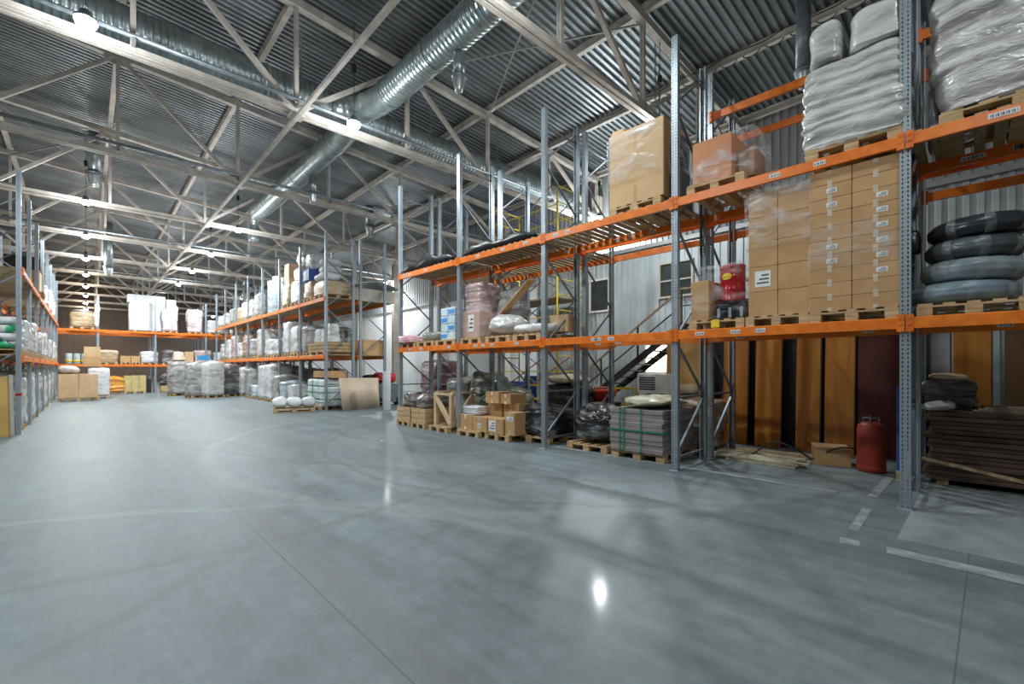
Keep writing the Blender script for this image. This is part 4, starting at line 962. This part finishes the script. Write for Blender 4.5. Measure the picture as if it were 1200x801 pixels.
# low yellow fence & machines
t = thing('safety_barrier', 'low yellow barrier rail behind the black bale', 'barrier', (10.9, 6.6, 0))
for y in (0, 1.4, 2.8, 4.2): b = MB(); b.bar((0, y, 0), (0, y, 1.1), .06); link('barrier_post', b.mesh('barrier_post', YEL), t)
for z in (.6, 1.05): b = MB(); b.bar((0, 0, z), (0, 4.2, z), .05, .06); link('rail', b.mesh('rail', YEL), t)
for i, (x, y, s, mm, lab_) in enumerate(((12.6, 12.6, (.9, .9, 1.1), BLUE, 'blue machine cabinet beyond the yellow barrier, left one'), (13.4, 11.2 + 1.5, (.8, .8, 1.3), mat('navy_machine', (.03, .05, .16), .5), 'navy machine cabinet beyond the yellow barrier, right one'),
        (14.6, 16.5, (1.2, 1.2, 1.0), BLUE, 'blue container by the white wall'))):
    t = thing('machine_cabinet', lab_, 'machine', (x, y, 0))
    b = MB(); b.cbox(-s[0] / 2, -s[1] / 2, .1, s[0] / 2, s[1] / 2, s[2], .03); link('cabinet_body', b.mesh('cabinet_body', mm), t)
    b = MB(); b.cbox(-s[0] / 2 + .05, -s[1] / 2 + .05, 0, s[0] / 2 - .05, s[1] / 2 - .05, .1); link('plinth', b.mesh('plinth', BLACKM), t)
    b = MB(); b.box(-s[0] / 2 - .01, -s[1] * .3, s[2] * .5, -s[0] / 2, s[1] * .3, s[2] * .85); link('door', b.mesh('door', mat('grey_door', (.2, .22, .25), .4)), t)
t = thing('white_appliance', 'white cooler unit with dark grille behind the strapped stack', 'appliance', RR.p(3.5, 4.7, 0), RR.rz)
b = MB(); b.cbox(-.3, -.32, 0, .3, .32, 1.0, .02); link('cabinet_body', b.mesh('cabinet_body', WHITE), t)
b = MB(); b.cbox(-.4, -.5, 1.02, .4, .5, 1.5, .03); link('upper_unit', b.mesh('upper_unit', mat('off_white_unit', (.55, .55, .52), .5)), t)
b = MB()
for k in range(6): b.box(-.42, .02, 1.1 + .055 * k, -.4, .42, 1.13 + .055 * k)
link('grille', b.mesh('grille', BLACKM), t)
soft('sack', RR, 3.3, 3.95, .95, (.6, .7, .35), 'beige bundle lying right of the white cooler unit', 'bundle', mat('beige_cloth', (.52, .43, .29), .7, bump=.4, bscale=8), layers=0, nz=.08, sq=.8, vp=2.4)
carton(RR, 3.3, 3.95, 0, .7, .8, .95, 'dark box under the beige bundle', BLACKM, tape=False)
soft('red_cover', RR, 2.9, 6.1, .75, (.5, .8, .45), 'crumpled red cover on a dark box behind the third frame', 'cover', mat('red_fabric', (.6, .05, .02), .5), layers=0, nz=.1, sq=.8, vp=2.4)
carton(RR, 2.9, 6.1, 0, .6, .8, .76, 'dark box under the red cover', BLACKM, tape=False)

# ================================================================== MIDDLE-DISTANCE RACK GOODS
def wl(F, u, v, z, w, d, h, desc, mt, **k): return wrapped(F, u, v, z, w, d, h, desc, mt, lo=True, **k)
Z = 4.345
where = 'on the top shelf of the middle-distance rack'
wl(FB, .6, .75, Z, 1.2, 1.1, .55, 'tan film-wrapped block nearest the end, top shelf', FT, layers=1, nz=.03)
for i, (v, u, zz) in enumerate(((.45, .35, .7), (1.0, .4, .7), (.7, .5, 1.0), (.55, .45, 1.28))):
    soft('sack', FB, u, v, Z + zz, (.8, .62, .32), 'white sack on the tan wrapped block, %s' % ('lower right', 'lower left', 'middle', 'topmost')[i], 'sack', SACKW, layers=0, nz=.04, sq=.6, vp=2.5, n=24, m=12)
wl(FB, .6, 2.05, Z, 1.0, 1.1, .75, 'tan cartons under film beside the second post, top shelf', FT, layers=2)
carton(FB, .3, 2.2, Z + .9, .5, .7, .45, 'blue and white printed box on the film-wrapped cartons', BLUE, lab=(.1, .22, .3, .3), tape=False)
wl(FB, .6, 2.3, Z + 1.35, 1.1, .9, .75, 'white film bag heap crowning the top shelf', FWW, pal=False, layers=0, nz=.1, sq=.7, vp=3)
wl(FB, .6, 3.55, Z, 1.15, 1.1, 1.0, 'white bales left of the second post, top shelf', FWW, layers=2)
wl(FB, .6, 3.55, Z + 1.14, 1.1, .9, .6, 'tan and pink wrapped box on the white bales', FP, pal=False, layers=2)
wl(FB, .6, 3.3, Z + 1.72, 1.2, .9, .65, 'grey film bundle on the tan and pink box', FW, pal=False, layers=0, nz=.08, sq=.6, vp=3)
wl(FB, .6, 4.9, Z, .8, 1.1, 1.0, 'cream wrapped block right of the tall carton', FY, layers=2)
carton(FB, .55, 5.15, Z + 1.145, .7, .6, .95, 'open tan carton standing high on the top shelf', CARD2, tape=False)
for i in range(6):
    v = 6.3 + .42 * i
    t = thing('foil_roll', 'upright silvery film-wrapped roll on the top shelf, %s from the right' % ORD[i], 'roll', FB.p(.35 + .25 * (i % 2), v, Z), 0, 'upright wrapped rolls')
    b = MB(); b.lathe([(.19, 0), (.2, .02), (.2, 1.6 + .1 * (i % 3)), (.18, 1.63 + .1 * (i % 3))], 16); link('roll_body', b.mesh('roll_body', FBL, True), t)
for i, (v, w, h, d_, mm) in enumerate(((9.6, 1.0, 1.2, 'grey wrapped load, top shelf, fourth bay', FG), (10.9, 1.0, .9, 'pale wrapped load, top shelf, fourth bay', FW), (12.4, 1.1, 1.0, 'white wrapped load, top shelf, fifth bay', FWW), (13.7, .9, .8, 'tan wrapped load, top shelf, fifth bay', FT),
        (15.4, 1.2, .9, 'domed grey wrapped load, top shelf, sixth bay', FG), (17.2, 1.0, .75, 'white box-like wrapped load, top shelf near the far end', FWW), (18.9, 1.0, .7, 'low pale wrapped load at the far end of top shelf', FW))):
    wl(FB, .6, v, Z, w, 1.1, h, d_, mm, layers=3)
# curved sheet on top of rear row
t = thing('curved_sheet', 'large white curved sheet lying across the rear top shelf', 'sheet', FB.p(1.5, .6, 4.36), FB.rz)
V = []; n = 12
for i in range(n + 1):
    a = i / n; V += [(a * 2.2 - .5, -.5, .55 + .28 * math.sin(PI * a * .9)), (a * 2.2 - .5, 1.3, .55 + .28 * math.sin(PI * a * .9)), (a * 2.2 - .5, -.5, .52 + .28 * math.sin(PI * a * .9)), (a * 2.2 - .5, 1.3, .52 + .28 * math.sin(PI * a * .9))]
F = []
for i in range(n): F += [(4 * i, 4 * i + 4, 4 * i + 5, 4 * i + 1), (4 * i + 2, 4 * i + 3, 4 * i + 7, 4 * i + 6), (4 * i, 4 * i + 2, 4 * i + 6, 4 * i + 4), (4 * i + 1, 4 * i + 5, 4 * i + 7, 4 * i + 3)]
F += [(0, 1, 3, 2), (4 * n, 4 * n + 2, 4 * n + 3, 4 * n + 1)]
link('sheet', MB().add(V, F).mesh('sheet', WHITE, False), t)
b = MB(); b.cbox(-.4, -.45, 0, 1.5, 1.2, .5, .02); link('support_crate', b.mesh('support_crate', mat('pale_crate', (.55, .5, .42), .6)), t)
Z = 2.145
t = thing('wooden_crate', 'low tan plank crate on the lower shelf by the end post', 'crate', FB.p(.55, 1.0, Z), FB.rz)
b = MB()
for k in range(3): b.box(-.5, -.95, .1 + .13 * k, .5, .95, .1 + .13 * k + .115)
link('side_boards', b.mesh('side_boards', mat('crate_tan', (.40, .26, .12), .7, 0, .2, 4)), t)
b = MB()
for y in (-.7, 0, .7): b.box(-.5, y - .08, 0, .5, y + .08, .1)
link('bearer', b.mesh('bearer', WOOD), t)
for i, (v, h, w) in enumerate(((.45, .75, .35), (1.1, .55, .4), (1.7, .6, .5))):
    soft('wrapped_bundle', FB, .5, v, Z + .5, (.4, w, h), 'white upright bag on the low plank crate, %s from the right' % ORD[i], 'bag', FWW, layers=0, nz=.06, taper=-.3, n=24, m=12)
for i, (v, w, h, mm, d_) in enumerate(((2.5, .8, 1.15, FG, 'grey wrapped bale left of the plank crate, lower shelf'), (3.7, 1.1, 1.25, FWW, 'big white bag left of the second post, lower shelf'), (4.9, .9, 1.5, FWW, 'tall white bag on the lower shelf, second bay'), (6.2, 1.1, .75, FW, 'low milky load on the lower shelf, third bay'), (7.6, 1.2, .8, FWW, 'low white load on the lower shelf, third bay'),
        (9.1, 1.1, 1.45, FW, 'boxy milky load on the lower shelf, fourth bay'), (10.6, 1.0, 1.0, FG, 'grey load on the lower shelf, fourth bay'), (12.1, 1.1, 1.3, FBR, 'brown wrapped load on the lower shelf, fifth bay'), (13.6, 1.0, .9, FW, 'milky load on the lower shelf, fifth bay'),
        (15.1, 1.1, 1.4, FP, 'pinkish load on the lower shelf, sixth bay'), (16.6, 1.0, 1.2, FWW, 'white load on the lower shelf, sixth bay'), (18.2, 1.1, 1.0, FW, 'milky load at the far end of lower shelf'))):
    wl(FB, .6, v, Z, w, 1.1, h, d_, mm, layers=3, nz=.06)
carton(FB, 2.0, .7, Z + .01, .9, 1.2, .62, 'wide tan box on the rear lower shelf near the end', CARD, tape=False)
# rear row goods
for i, (v, z, w, h, mm, d_) in enumerate(((4.0, 4.345, 1.2, 1.0, FW, 'milky load on rear row top shelf, second bay'), (7.0, 4.345, 1.2, 1.2, FG, 'grey load on rear row top shelf, third bay'), (10, 4.345, 1.2, 1.1, FW, 'milky load on rear row top shelf, fourth bay'),
        (3.8, 2.145, 1.2, 1.3, FG, 'grey load on rear row lower shelf, second bay'), (6.6, 2.145, 1.2, 1.2, FP, 'pinkish load on rear row lower shelf, third bay'), (9.5, 2.145, 1.3, 1.5, FBR, 'brown load on rear row lower shelf, fourth bay'),
        (4.2, 0, 1.2, 1.5, FDK, 'dark load on the floor of the rear row, second bay'), (6.8, 0, 1.2, 1.5, FG, 'grey load on the floor of the rear row, third bay'), (9.6, 0, 1.3, 1.6, FDK, 'dark load on the floor of the rear row, fourth bay'), (12.6, 0, 1.3, 1.6, FBR, 'brown load on the floor of the rear row, fifth bay'), (15.6, 0, 1.3, 1.6, FDK, 'dark load on the floor of the rear row, sixth bay'))):
    wl(FB, 1.96, v, z, w, 1.1, h, d_, mm, layers=3, nz=.05)
# floor
pallet(W, 5.65, 17.85, 0, 'white sacks lying in the aisle', True, rz=-.28, sx=1.15, sy=1.0)
for i, (x, y) in enumerate(((5.2, 18.0), (5.65, 17.85), (6.1, 17.7))):
    soft('sack', W, x, y, PH, (.5, .75, .4), 'plump white sack on the aisle pallet, %s from the left' % ORD[i], 'sack', SACKW, layers=0, nz=.05, sq=.6, vp=2.4, rz=-.3)
for c in range(3):
    for r in range(4):
        soft('sack', FB, .45, .45 + .6 * c, PH + .26 * r, (.9, .6, .27), 'flat white sack in the green-strapped stack, %s up, %s column from the right' % (ORD[r], ORD[c]), 'sack', mat('bluish_white_sack', (.58, .66, .66), .5, 0, .08, 4, bump=.3, bscale=10), layers=0, nz=.02, sq=.4, vp=4, n=24, m=8, group='green-strapped white sacks')
pallet(FB, .5, .75, 0, 'green-strapped white sacks, right part', sy=1.05); pallet(FB, .5, 1.6, 0, 'green-strapped white sacks, left part', sy=1.05)
t = thing('packing_strap', 'pair of green straps round the flat white sacks', 'strap', FB.p(0, 1.0, PH))
b = MB(); b.box(-.05, -.9, .5, -.04, .95, .54).box(-.05, -.9, .15, -.04, .95, .18); link('strap_band', b.mesh('strap_band', GREEN), t)
b = MB(); b.box(-.05, .1, 0, -.04, .15, 1.0); link('strap_band', b.mesh('strap_band', GREEN), t)
b = MB(); b.cbox(-.3, -.95, 0, .3, .95, .26, .01); tag(link('long_carton', b.mesh('long_carton', CARD), None, FB.p(.55, .95, PH + 1.1)), 'long tan carton lying on the green-strapped white sacks', 'box')
for i, (v, w, h, mm, d_) in enumerate(((3.3, .9, .8, FWW, 'white wrapped bags left of the strapped sacks, floor'), (4.5, .8, .9, FBL, 'pale bluish bag pallet on the floor, second bay'), (5.5, .8, 1.2, FG, 'slim grey wrapped bag pallet, floor of the second bay'), (6.7, 1.1, 1.75, FWW, 'tall white wrapped tubes on the floor, third bay'),
        (8.0, 1.0, 1.7, FWW, 'second tall white wrapped load on the floor, third bay'), (9.4, .9, .6, FBL, 'low bluish bag pile on the floor, fourth bay'), (10.7, 1.0, 1.5, FG, 'grey wrapped load on the floor, fourth bay'), (12.4, 1.1, 1.6, FW, 'milky wrapped load on the floor, fifth bay'), (13.9, 1.0, 1.6, FG, 'grey wrapped load on the floor, fifth bay'))):
    wl(FB, .3, v, 0, w, 1.0, h, d_, mm, layers=4, nz=.05)
# leaning sheet and roll at the end
t = thing('curved_sheet', 'cream curved hardboard sheet standing at the rack end', 'sheet', (6.95, 16.55, 0))
V = []; n = 14; H = 1.25
for i in range(n + 1):
    a = i / n; x = 1.75 * a; y = .52 * a + .22 * math.sin(PI * a); z0 = 0; lean = .12
    V += [(x - .1 * (1 - a), y + lean, H - .03 * a), (x, y, 0), (x - .1 * (1 - a), y + lean + .02, H - .03 * a), (x, y + .02, 0)]
F = []
for i in range(n): F += [(4 * i, 4 * i + 1, 4 * i + 5, 4 * i + 4), (4 * i + 2, 4 * i + 6, 4 * i + 7, 4 * i + 3), (4 * i, 4 * i + 4, 4 * i + 6, 4 * i + 2), (4 * i + 1, 4 * i + 3, 4 * i + 7, 4 * i + 5)]
F += [(0, 2, 3, 1), (4 * n, 4 * n + 1, 4 * n + 3, 4 * n + 2)]
link('sheet_face', MB().add(V, F).mesh('sheet_face', mat('cream_hardboard', (.60, .47, .34), .5, 0, .08, 1.5), True), t)
t = thing('white_roll', 'tall white foam roll standing at the end of the cream sheet', 'roll', (8.55, 16.2, 0))
b = MB(); b.lathe([(.15, 0), (.155, .01), (.155, 1.49), (.15, 1.5), (.05, 1.5), (.05, 1.42)], 24); link('roll_body', b.mesh('roll_body', WHITE, True), t)
t = thing('ride_on_machine', 'red and black machine peeking over the cream sheet', 'machine', (9.7, 18.6, 0))
b = lump_mb(.9, 1.0, .5, layers=0, nz=.03, sq=.6, vp=3, seed=3); link('hood', b.mesh('hood', mat('machine_red', (.6, .02, .03), .3), True), t, (0, 0, .95))
b = lump_mb(.7, .6, .45, layers=0, nz=.03, sq=.6, vp=3, seed=4); link('seat', b.mesh('seat', BLACKM, True), t, (-.45, .45, .9))
b = MB(); b.cbox(-.5, -.5, .12, .5, .7, .95, .05); link('chassis', b.mesh('chassis', BRACE), t)
for x in (-.4, .4):
    for y in (-.35, .5): b = MB(); b.tube([(x - .08, y, .2), (x + .08, y, .2)], .2, 18); link('wheel', b.mesh('wheel', BLACKM, True), t)

# ================================================================== LEFT RACK GOODS
# left bays counted from the camera; v measured from the far end
VT = 2.76 * NLEFT
def lv(k): return VT - k      # k metres beyond the nearest frame
Z = LL1 + .025
for r in range(4):
    for c in range(2):
        soft('sack', LF, .55, lv(.75 + .78 * c), Z + PH + .2 * r, (1.0, .78, .22), 'white sack with green print, left lower shelf, %s up, %s pile' % (ORD[r], ('nearer', 'farther')[c]), 'sack', SACKW if (r + c) % 2 else mat('green_print_sack', (.70, .74, .72), .5, 0, .1, 2.2, col2=(.02, .40, .16), thr=(.50, .53)), layers=0, nz=.03, sq=.5, vp=3, n=24, m=8, group='green and white sacks on the left rack')
    if r < 2: pass
pallet(LF, .6, lv(.75), Z, 'nearer green and white sack pile, left rack'); pallet(LF, .6, lv(1.55), Z, 'farther green and white sack pile, left rack')
for i, (k, w, h, mm) in enumerate(((2.3, .6, .9, FWW), (3.6, 1.0, .8, FW), (5.0, 1.0, 1.0, FWW), (6.6, 1.0, .7, FG), (8.2, 1.1, .9, FWW), (10, 1.0, 1.0, FW), (12, 1.0, .8, FWW), (14, 1.1, .9, FG), (16.3, 1.1, .9, FWW), (18.3, 1.0, .8, FW))):
    wl(LF, .5, lv(k), Z, w, 1.0, h, 'pale wrapped load on the left lower shelf, %s beyond the sacks' % ORD[i], mm, layers=3)
for i, (k, w, h, mm) in enumerate(((.8, .9, 1.35, FG), (2.0, .9, 1.3, FW), (3.4, .9, 1.4, FG), (4.7, .9, 1.35, FWW), (6.1, .9, 1.4, FW), (7.5, 1.0, 1.3, FG), (9.0, 1.0, 1.4, FWW), (10.6, 1.0, 1.3, FW), (12.2, 1.0, 1.4, FG), (14, 1.1, 1.3, FW), (16, 1.1, 1.4, FWW), (18, 1.1, 1.3, FW))):
    wl(LF, .55, lv(k), 0, w, 1.0, h, 'grey wrapped load on the left rack floor, %s from the front' % ORD[i], mm, layers=4, nz=.05)
Z = LL2 + .025
pallet(LF, .5, lv(6.4), Z, 'black-topped tan carton on the left top shelf')
carton(LF, .4, lv(6.4), Z + PH, .8, .9, .72, 'tan carton with black top on the left top shelf', CARD, tape=False)
carton(LF, .4, lv(6.4), Z + PH + .722, .84, .94, .42, 'black box on the tan carton, left top shelf', BLACKM, tape=False)
for i, (k, h) in enumerate(((10.5, .8), (13.5, 1.0), (16.4, .9))): wl(LF, .5, lv(k), Z, 1.0, 1.0, h, 'pale wrapped load on the left top shelf, %s beyond the black box' % ORD[i], FWW, layers=3)
for i, (k, z, h) in enumerate(((.9, 5.63, 1.0), (2.0, 5.63, .8), (1.4, 4.08, 1.1), (4.2, 5.63, .9))):
    carton(LF, 1.95, lv(k), z, .9, .8, h, 'pale tan box on the second left rack, %s' % ('nearest high shelf', 'second on the high shelf', 'middle shelf', 'third on the high shelf')[i], CARD2, tape=True)
t = thing('plywood_sheet', 'yellow plywood board standing at the left edge', 'board', (-1.28, 16.0, 0), rot=(0, -.02, 0))
b = MB(); b.cbox(-.75, -.03, 0, -.02, .0, 1.42, .003); link('plywood_face', b.mesh('plywood_face', mat('yellow_ply', (.60, .38, .12), .6, 0, .12, 2)), t)
b = MB(); b.cbox(-.02, -.06, 0, .04, .04, 1.46, .003); link('frame_edge', b.mesh('frame_edge', mat('grey_edge', (.45, .42, .38), .6)), t)
soft('wrapped_bundle', W, -1.75, 16.1, 1.43, (.5, .3, .25), 'pink and white package on the plywood board', 'package', FP, layers=0, nz=.04)

# ================================================================== FAR CROSS RACK GOODS
def bx(x): return 8.95 - x     # world x -> v of back rack
Z = 4.0
t = thing('panel_stack', 'large white panel stack on the far cross rack top shelf', 'panels', (2.05, 38.3, Z))
b = MB(); b.cbox(0, 0, .1, 1.85, .9, 2.35, .01).cbox(1.9, -.05, .1, 2.45, .9, 2.25, .01); link('white_panels', b.mesh('white_panels', WHITE), t)
b = MB(); b.cbox(-.08, -.02, 1.9, 1.87, .92, 2.42, .01); link('top_wrap', b.mesh('top_wrap', mat('pale_wrap', (.68, .69, .70), .4)), t)
for i in range(3): b = MB(); b.box(.2 + .9 * i, 0, 0, .35 + .9 * i, .9, .1); link('bearer', b.mesh('bearer', WOOD), t)
wl(BK, .6, bx(-.15), Z, 1.15, 1.0, .95, 'tan wrapped load at the left on the far rack top', FT, layers=2)
soft('plastic_sheet', BK, .6, bx(-.15), Z + 1.0, (.9, 1.0, .22), 'grey film crumpled over the tan wrapped load', 'plastic sheet', FG, layers=0, nz=.06, sq=.7, vp=2.5, n=24, m=10)
soft('plastic_sheet', BK, -.05, bx(.52), Z + .1, (.15, .25, 1.6), 'white film hanging on the far rack post', 'plastic sheet', FWW, layers=0, nz=.06, sq=.8, n=20, m=14, vp=3)
for i, (x, w, h) in enumerate(((4.15, .85, 1.55), (5.55, .85, 1.5))):
    wl(BK, .6, bx(x), Z, w, 1.0, h, 'white and pink wrapped sack stack, far rack top, %s one' % ('left', 'right')[i], film('white_pink_film', (.72, .62, .66), .6), layers=5, nz=.06, taper=.12, top=.5)
wl(BK, .6, bx(6.9), Z, 1.3, 1.0, .9, 'white wrapped box load behind the far rack post', FWW, layers=1)
wl(BK, .6, bx(8.2), Z, 1.1, 1.0, .9, 'pale wrapped load at the right end of far rack top', FW, layers=2)
Z = 1.85
for i, x in enumerate((-.75, -.4, -.05)):
    t = thing('plastic_drum', 'grey and yellow drum on the far rack lower shelf, %s from the left' % ORD[i], 'drum', (x, 38.4, Z + .02), group='drums on the far rack')
    b = MB(); b.lathe([(.15, 0), (.16, .02), (.16, .6), (.14, .64)], 18); link('drum_body', b.mesh('drum_body', mat('drum_grey', (.45, .52, .52), .4), True), t)
    b = MB(); b.lathe([(.163, .12), (.163, .24)], 18); link('yellow_band', b.mesh('yellow_band', YEL, True), t)
for i, (x, w, h, mm, n_) in enumerate(((.95, 1.1, .8, FT, 'wrapped tan cartons on far rack lower shelf, left bay'), (1.85, .5, .45, CARD, ''), (2.35, .45, .45, CARD, ''), (3.05, .9, .75, FWW, 'white wrapped cartons on far rack lower shelf'), (4.15, .9, .85, FDK, 'dark wrapped load on far rack lower shelf'), (5.2, .5, .8, CARD2, ''), (6.0, 1.0, .9, FP, 'pinkish wrapped load on far rack lower shelf'), (7.2, 1.0, .8, FBL, 'bluish wrapped load on far rack lower shelf'))):
    if mm in (CARD, CARD2): pallet(BK, .6, bx(x), Z, 'small box on the far rack, %s from the left' % ORD[i], sy=w / .84); carton(BK, .45, bx(x), Z + PH, .7, w, h - .05, 'small tan box on far rack lower shelf, %s from the left' % ORD[i], mm, tape=False)
    else: wl(BK, .6, bx(x), Z, w, 1.0, h, n_, mm, layers=2)
# floor of far rack
wl(BK, .4, bx(1.2), 0, 1.05, 1.0, 1.0, 'bulging yellow-orange bag on the far floor', FO, layers=2, bulge=.2, nz=.08)
pallet(BK, .4, bx(2.3), 0, 'yellow-taped boxes on the far floor', sy=1.4)
for i in range(3):
    for j in range(2):
        carton(BK, .3, bx(1.95 + .37 * i), PH + .5 * j, .6, .36, .49, 'cream box with yellow tape on the far floor, %s column, %s' % (ORD[i], ('bottom', 'top')[j]), mat('cream_box', (.55, .45, .22), .5, 0, .1, 3), tapem=YEL, group='yellow-taped cream boxes')
carton(BK, .5, bx(3.0), .0, .6, .3, .9, 'dark narrow box behind the yellow-taped boxes', BLACKM, tape=False)
t = thing('wooden_crate', 'low yellow wooden crate under the black bundle, far floor', 'crate', (4.1, 38.0, 0))
b = MB()
for k in range(3): b.box(-.5, -.4, .1 + .12 * k, .5, .4, .1 + .12 * k + .1)
link('side_boards', b.mesh('side_boards', mat('yellow_crate', (.62, .46, .2), .6)), t)
b = MB(); b.box(-.45, -.35, 0, -.3, .35, .1).box(.3, -.35, 0, .45, .35, .1); link('bearer', b.mesh('bearer', WOOD), t)
soft('wrapped_bundle', W, 4.1, 38.1, .46, (1.0, .8, .8), 'black film bundle on the low yellow crate', 'wrapped load', FBK, layers=0, nz=.06)
# pallets in front of the cross rack
for i, x in enumerate((-.62, .1)):
    pallet(W, x, 31.2 + .15 * i, 0, 'big tan carton, %s' % ('left of the pair', 'right of the pair')[i], rz=PI / 2, sx=.6)
    carton(Fr(x, 31.2 + .15 * i, PI / 2), 0, 0, PH, .8, .7, 1.18, 'big tan carton at the end of the left rack, %s' % ('left one', 'right one')[i], CARD2, tape=False)
soft('sack', W, -.62, 31.2, 1.33, (.75, .8, .42), 'white and pink sack lying on the left big tan carton', 'sack', mat('pinkish_sack', (.68, .58, .56), .5), layers=0, nz=.05, sq=.7, vp=2.4)
wl(Fr(.5, 33.2, PI / 2), 0, 0, 0, .9, .9, 1.55, 'white wrapped block behind the big tan cartons', FWW, layers=1)
carton(Fr(.25, 33.2, PI / 2), 0, 0, 1.7, .7, .7, .55, 'tan box on the white wrapped block, lower', CARD, tape=False)
carton(Fr(.25, 33.2, PI / 2), 0, 0, 2.252, .65, .65, .5, 'tan box on the white wrapped block, upper', CARD2, tape=False)
for i, (x, y, w, h, mm) in enumerate(((4.0, 32.9, .95, 1.95, FG), (4.75, 32.5, .8, 1.75, FBL), (4.45, 29.9, .9, 1.85, FG), (5.05, 29.4, .9, 1.9, FW), (5.5, 31.2, .9, 1.9, FG), (6.1, 32.2, .9, 1.8, FW), (6.1, 30.0, .9, 1.7, FDK))):
    wl(Fr(x, y, .3), 0, 0, 0, w, .9, h, 'tall silvery wrapped pillar at the aisle end, %s from the left' % ORD[i], mm, layers=6, nz=.04, bulge=.03)
soft('sack', W, 4.0, 32.9, 2.08, (.5, .5, .5), 'white tied bag on the leftmost silvery pillar', 'sack', mat('peach_bag', (.72, .55, .42), .5), layers=0, nz=.05, taper=-.4, n=24, m=12)
carton(Fr(4.7, 29.7, .3), 0, 0, 2.06, .4, .5, .25, 'bright blue box on a silvery pillar', mat('bright_blue', (.05, .35, .7), .4), tape=False)

# ------------------------------------------------------------------ camera, world, view
cam = bpy.data.cameras.new('camera'); co = bpy.data.objects.new('camera', cam); COL.objects.link(co)
co.location = (0, 0, EYE); co.rotation_euler = (PI / 2, 0, -YAW)
cam.sensor_width = 36; cam.lens = 530 / 1200 * 36; cam.shift_y = 30.5 / 1200; cam.clip_end = 200
S.camera = co
w = bpy.data.worlds.new('world'); S.world = w; w.use_nodes = True
w.node_tree.nodes['Background'].inputs[0].default_value = (.6, .7, .8, 1); w.node_tree.nodes['Background'].inputs[1].default_value = .02
S.view_settings.view_transform = 'Standard'; S.view_settings.look = 'None'; S.view_settings.gamma = 1; S.view_settings.exposure = .3
S.view_settings.use_curve_mapping = False
S.cycles.use_denoising = True
S.cycles.max_bounces = 8; S.cycles.diffuse_bounces = 4; S.cycles.glossy_bounces = 3; S.cycles.transparent_max_bounces = 12
S.cycles.sample_clamp_indirect = 6
S.cycles.caustics_reflective = False; S.cycles.caustics_refractive = False
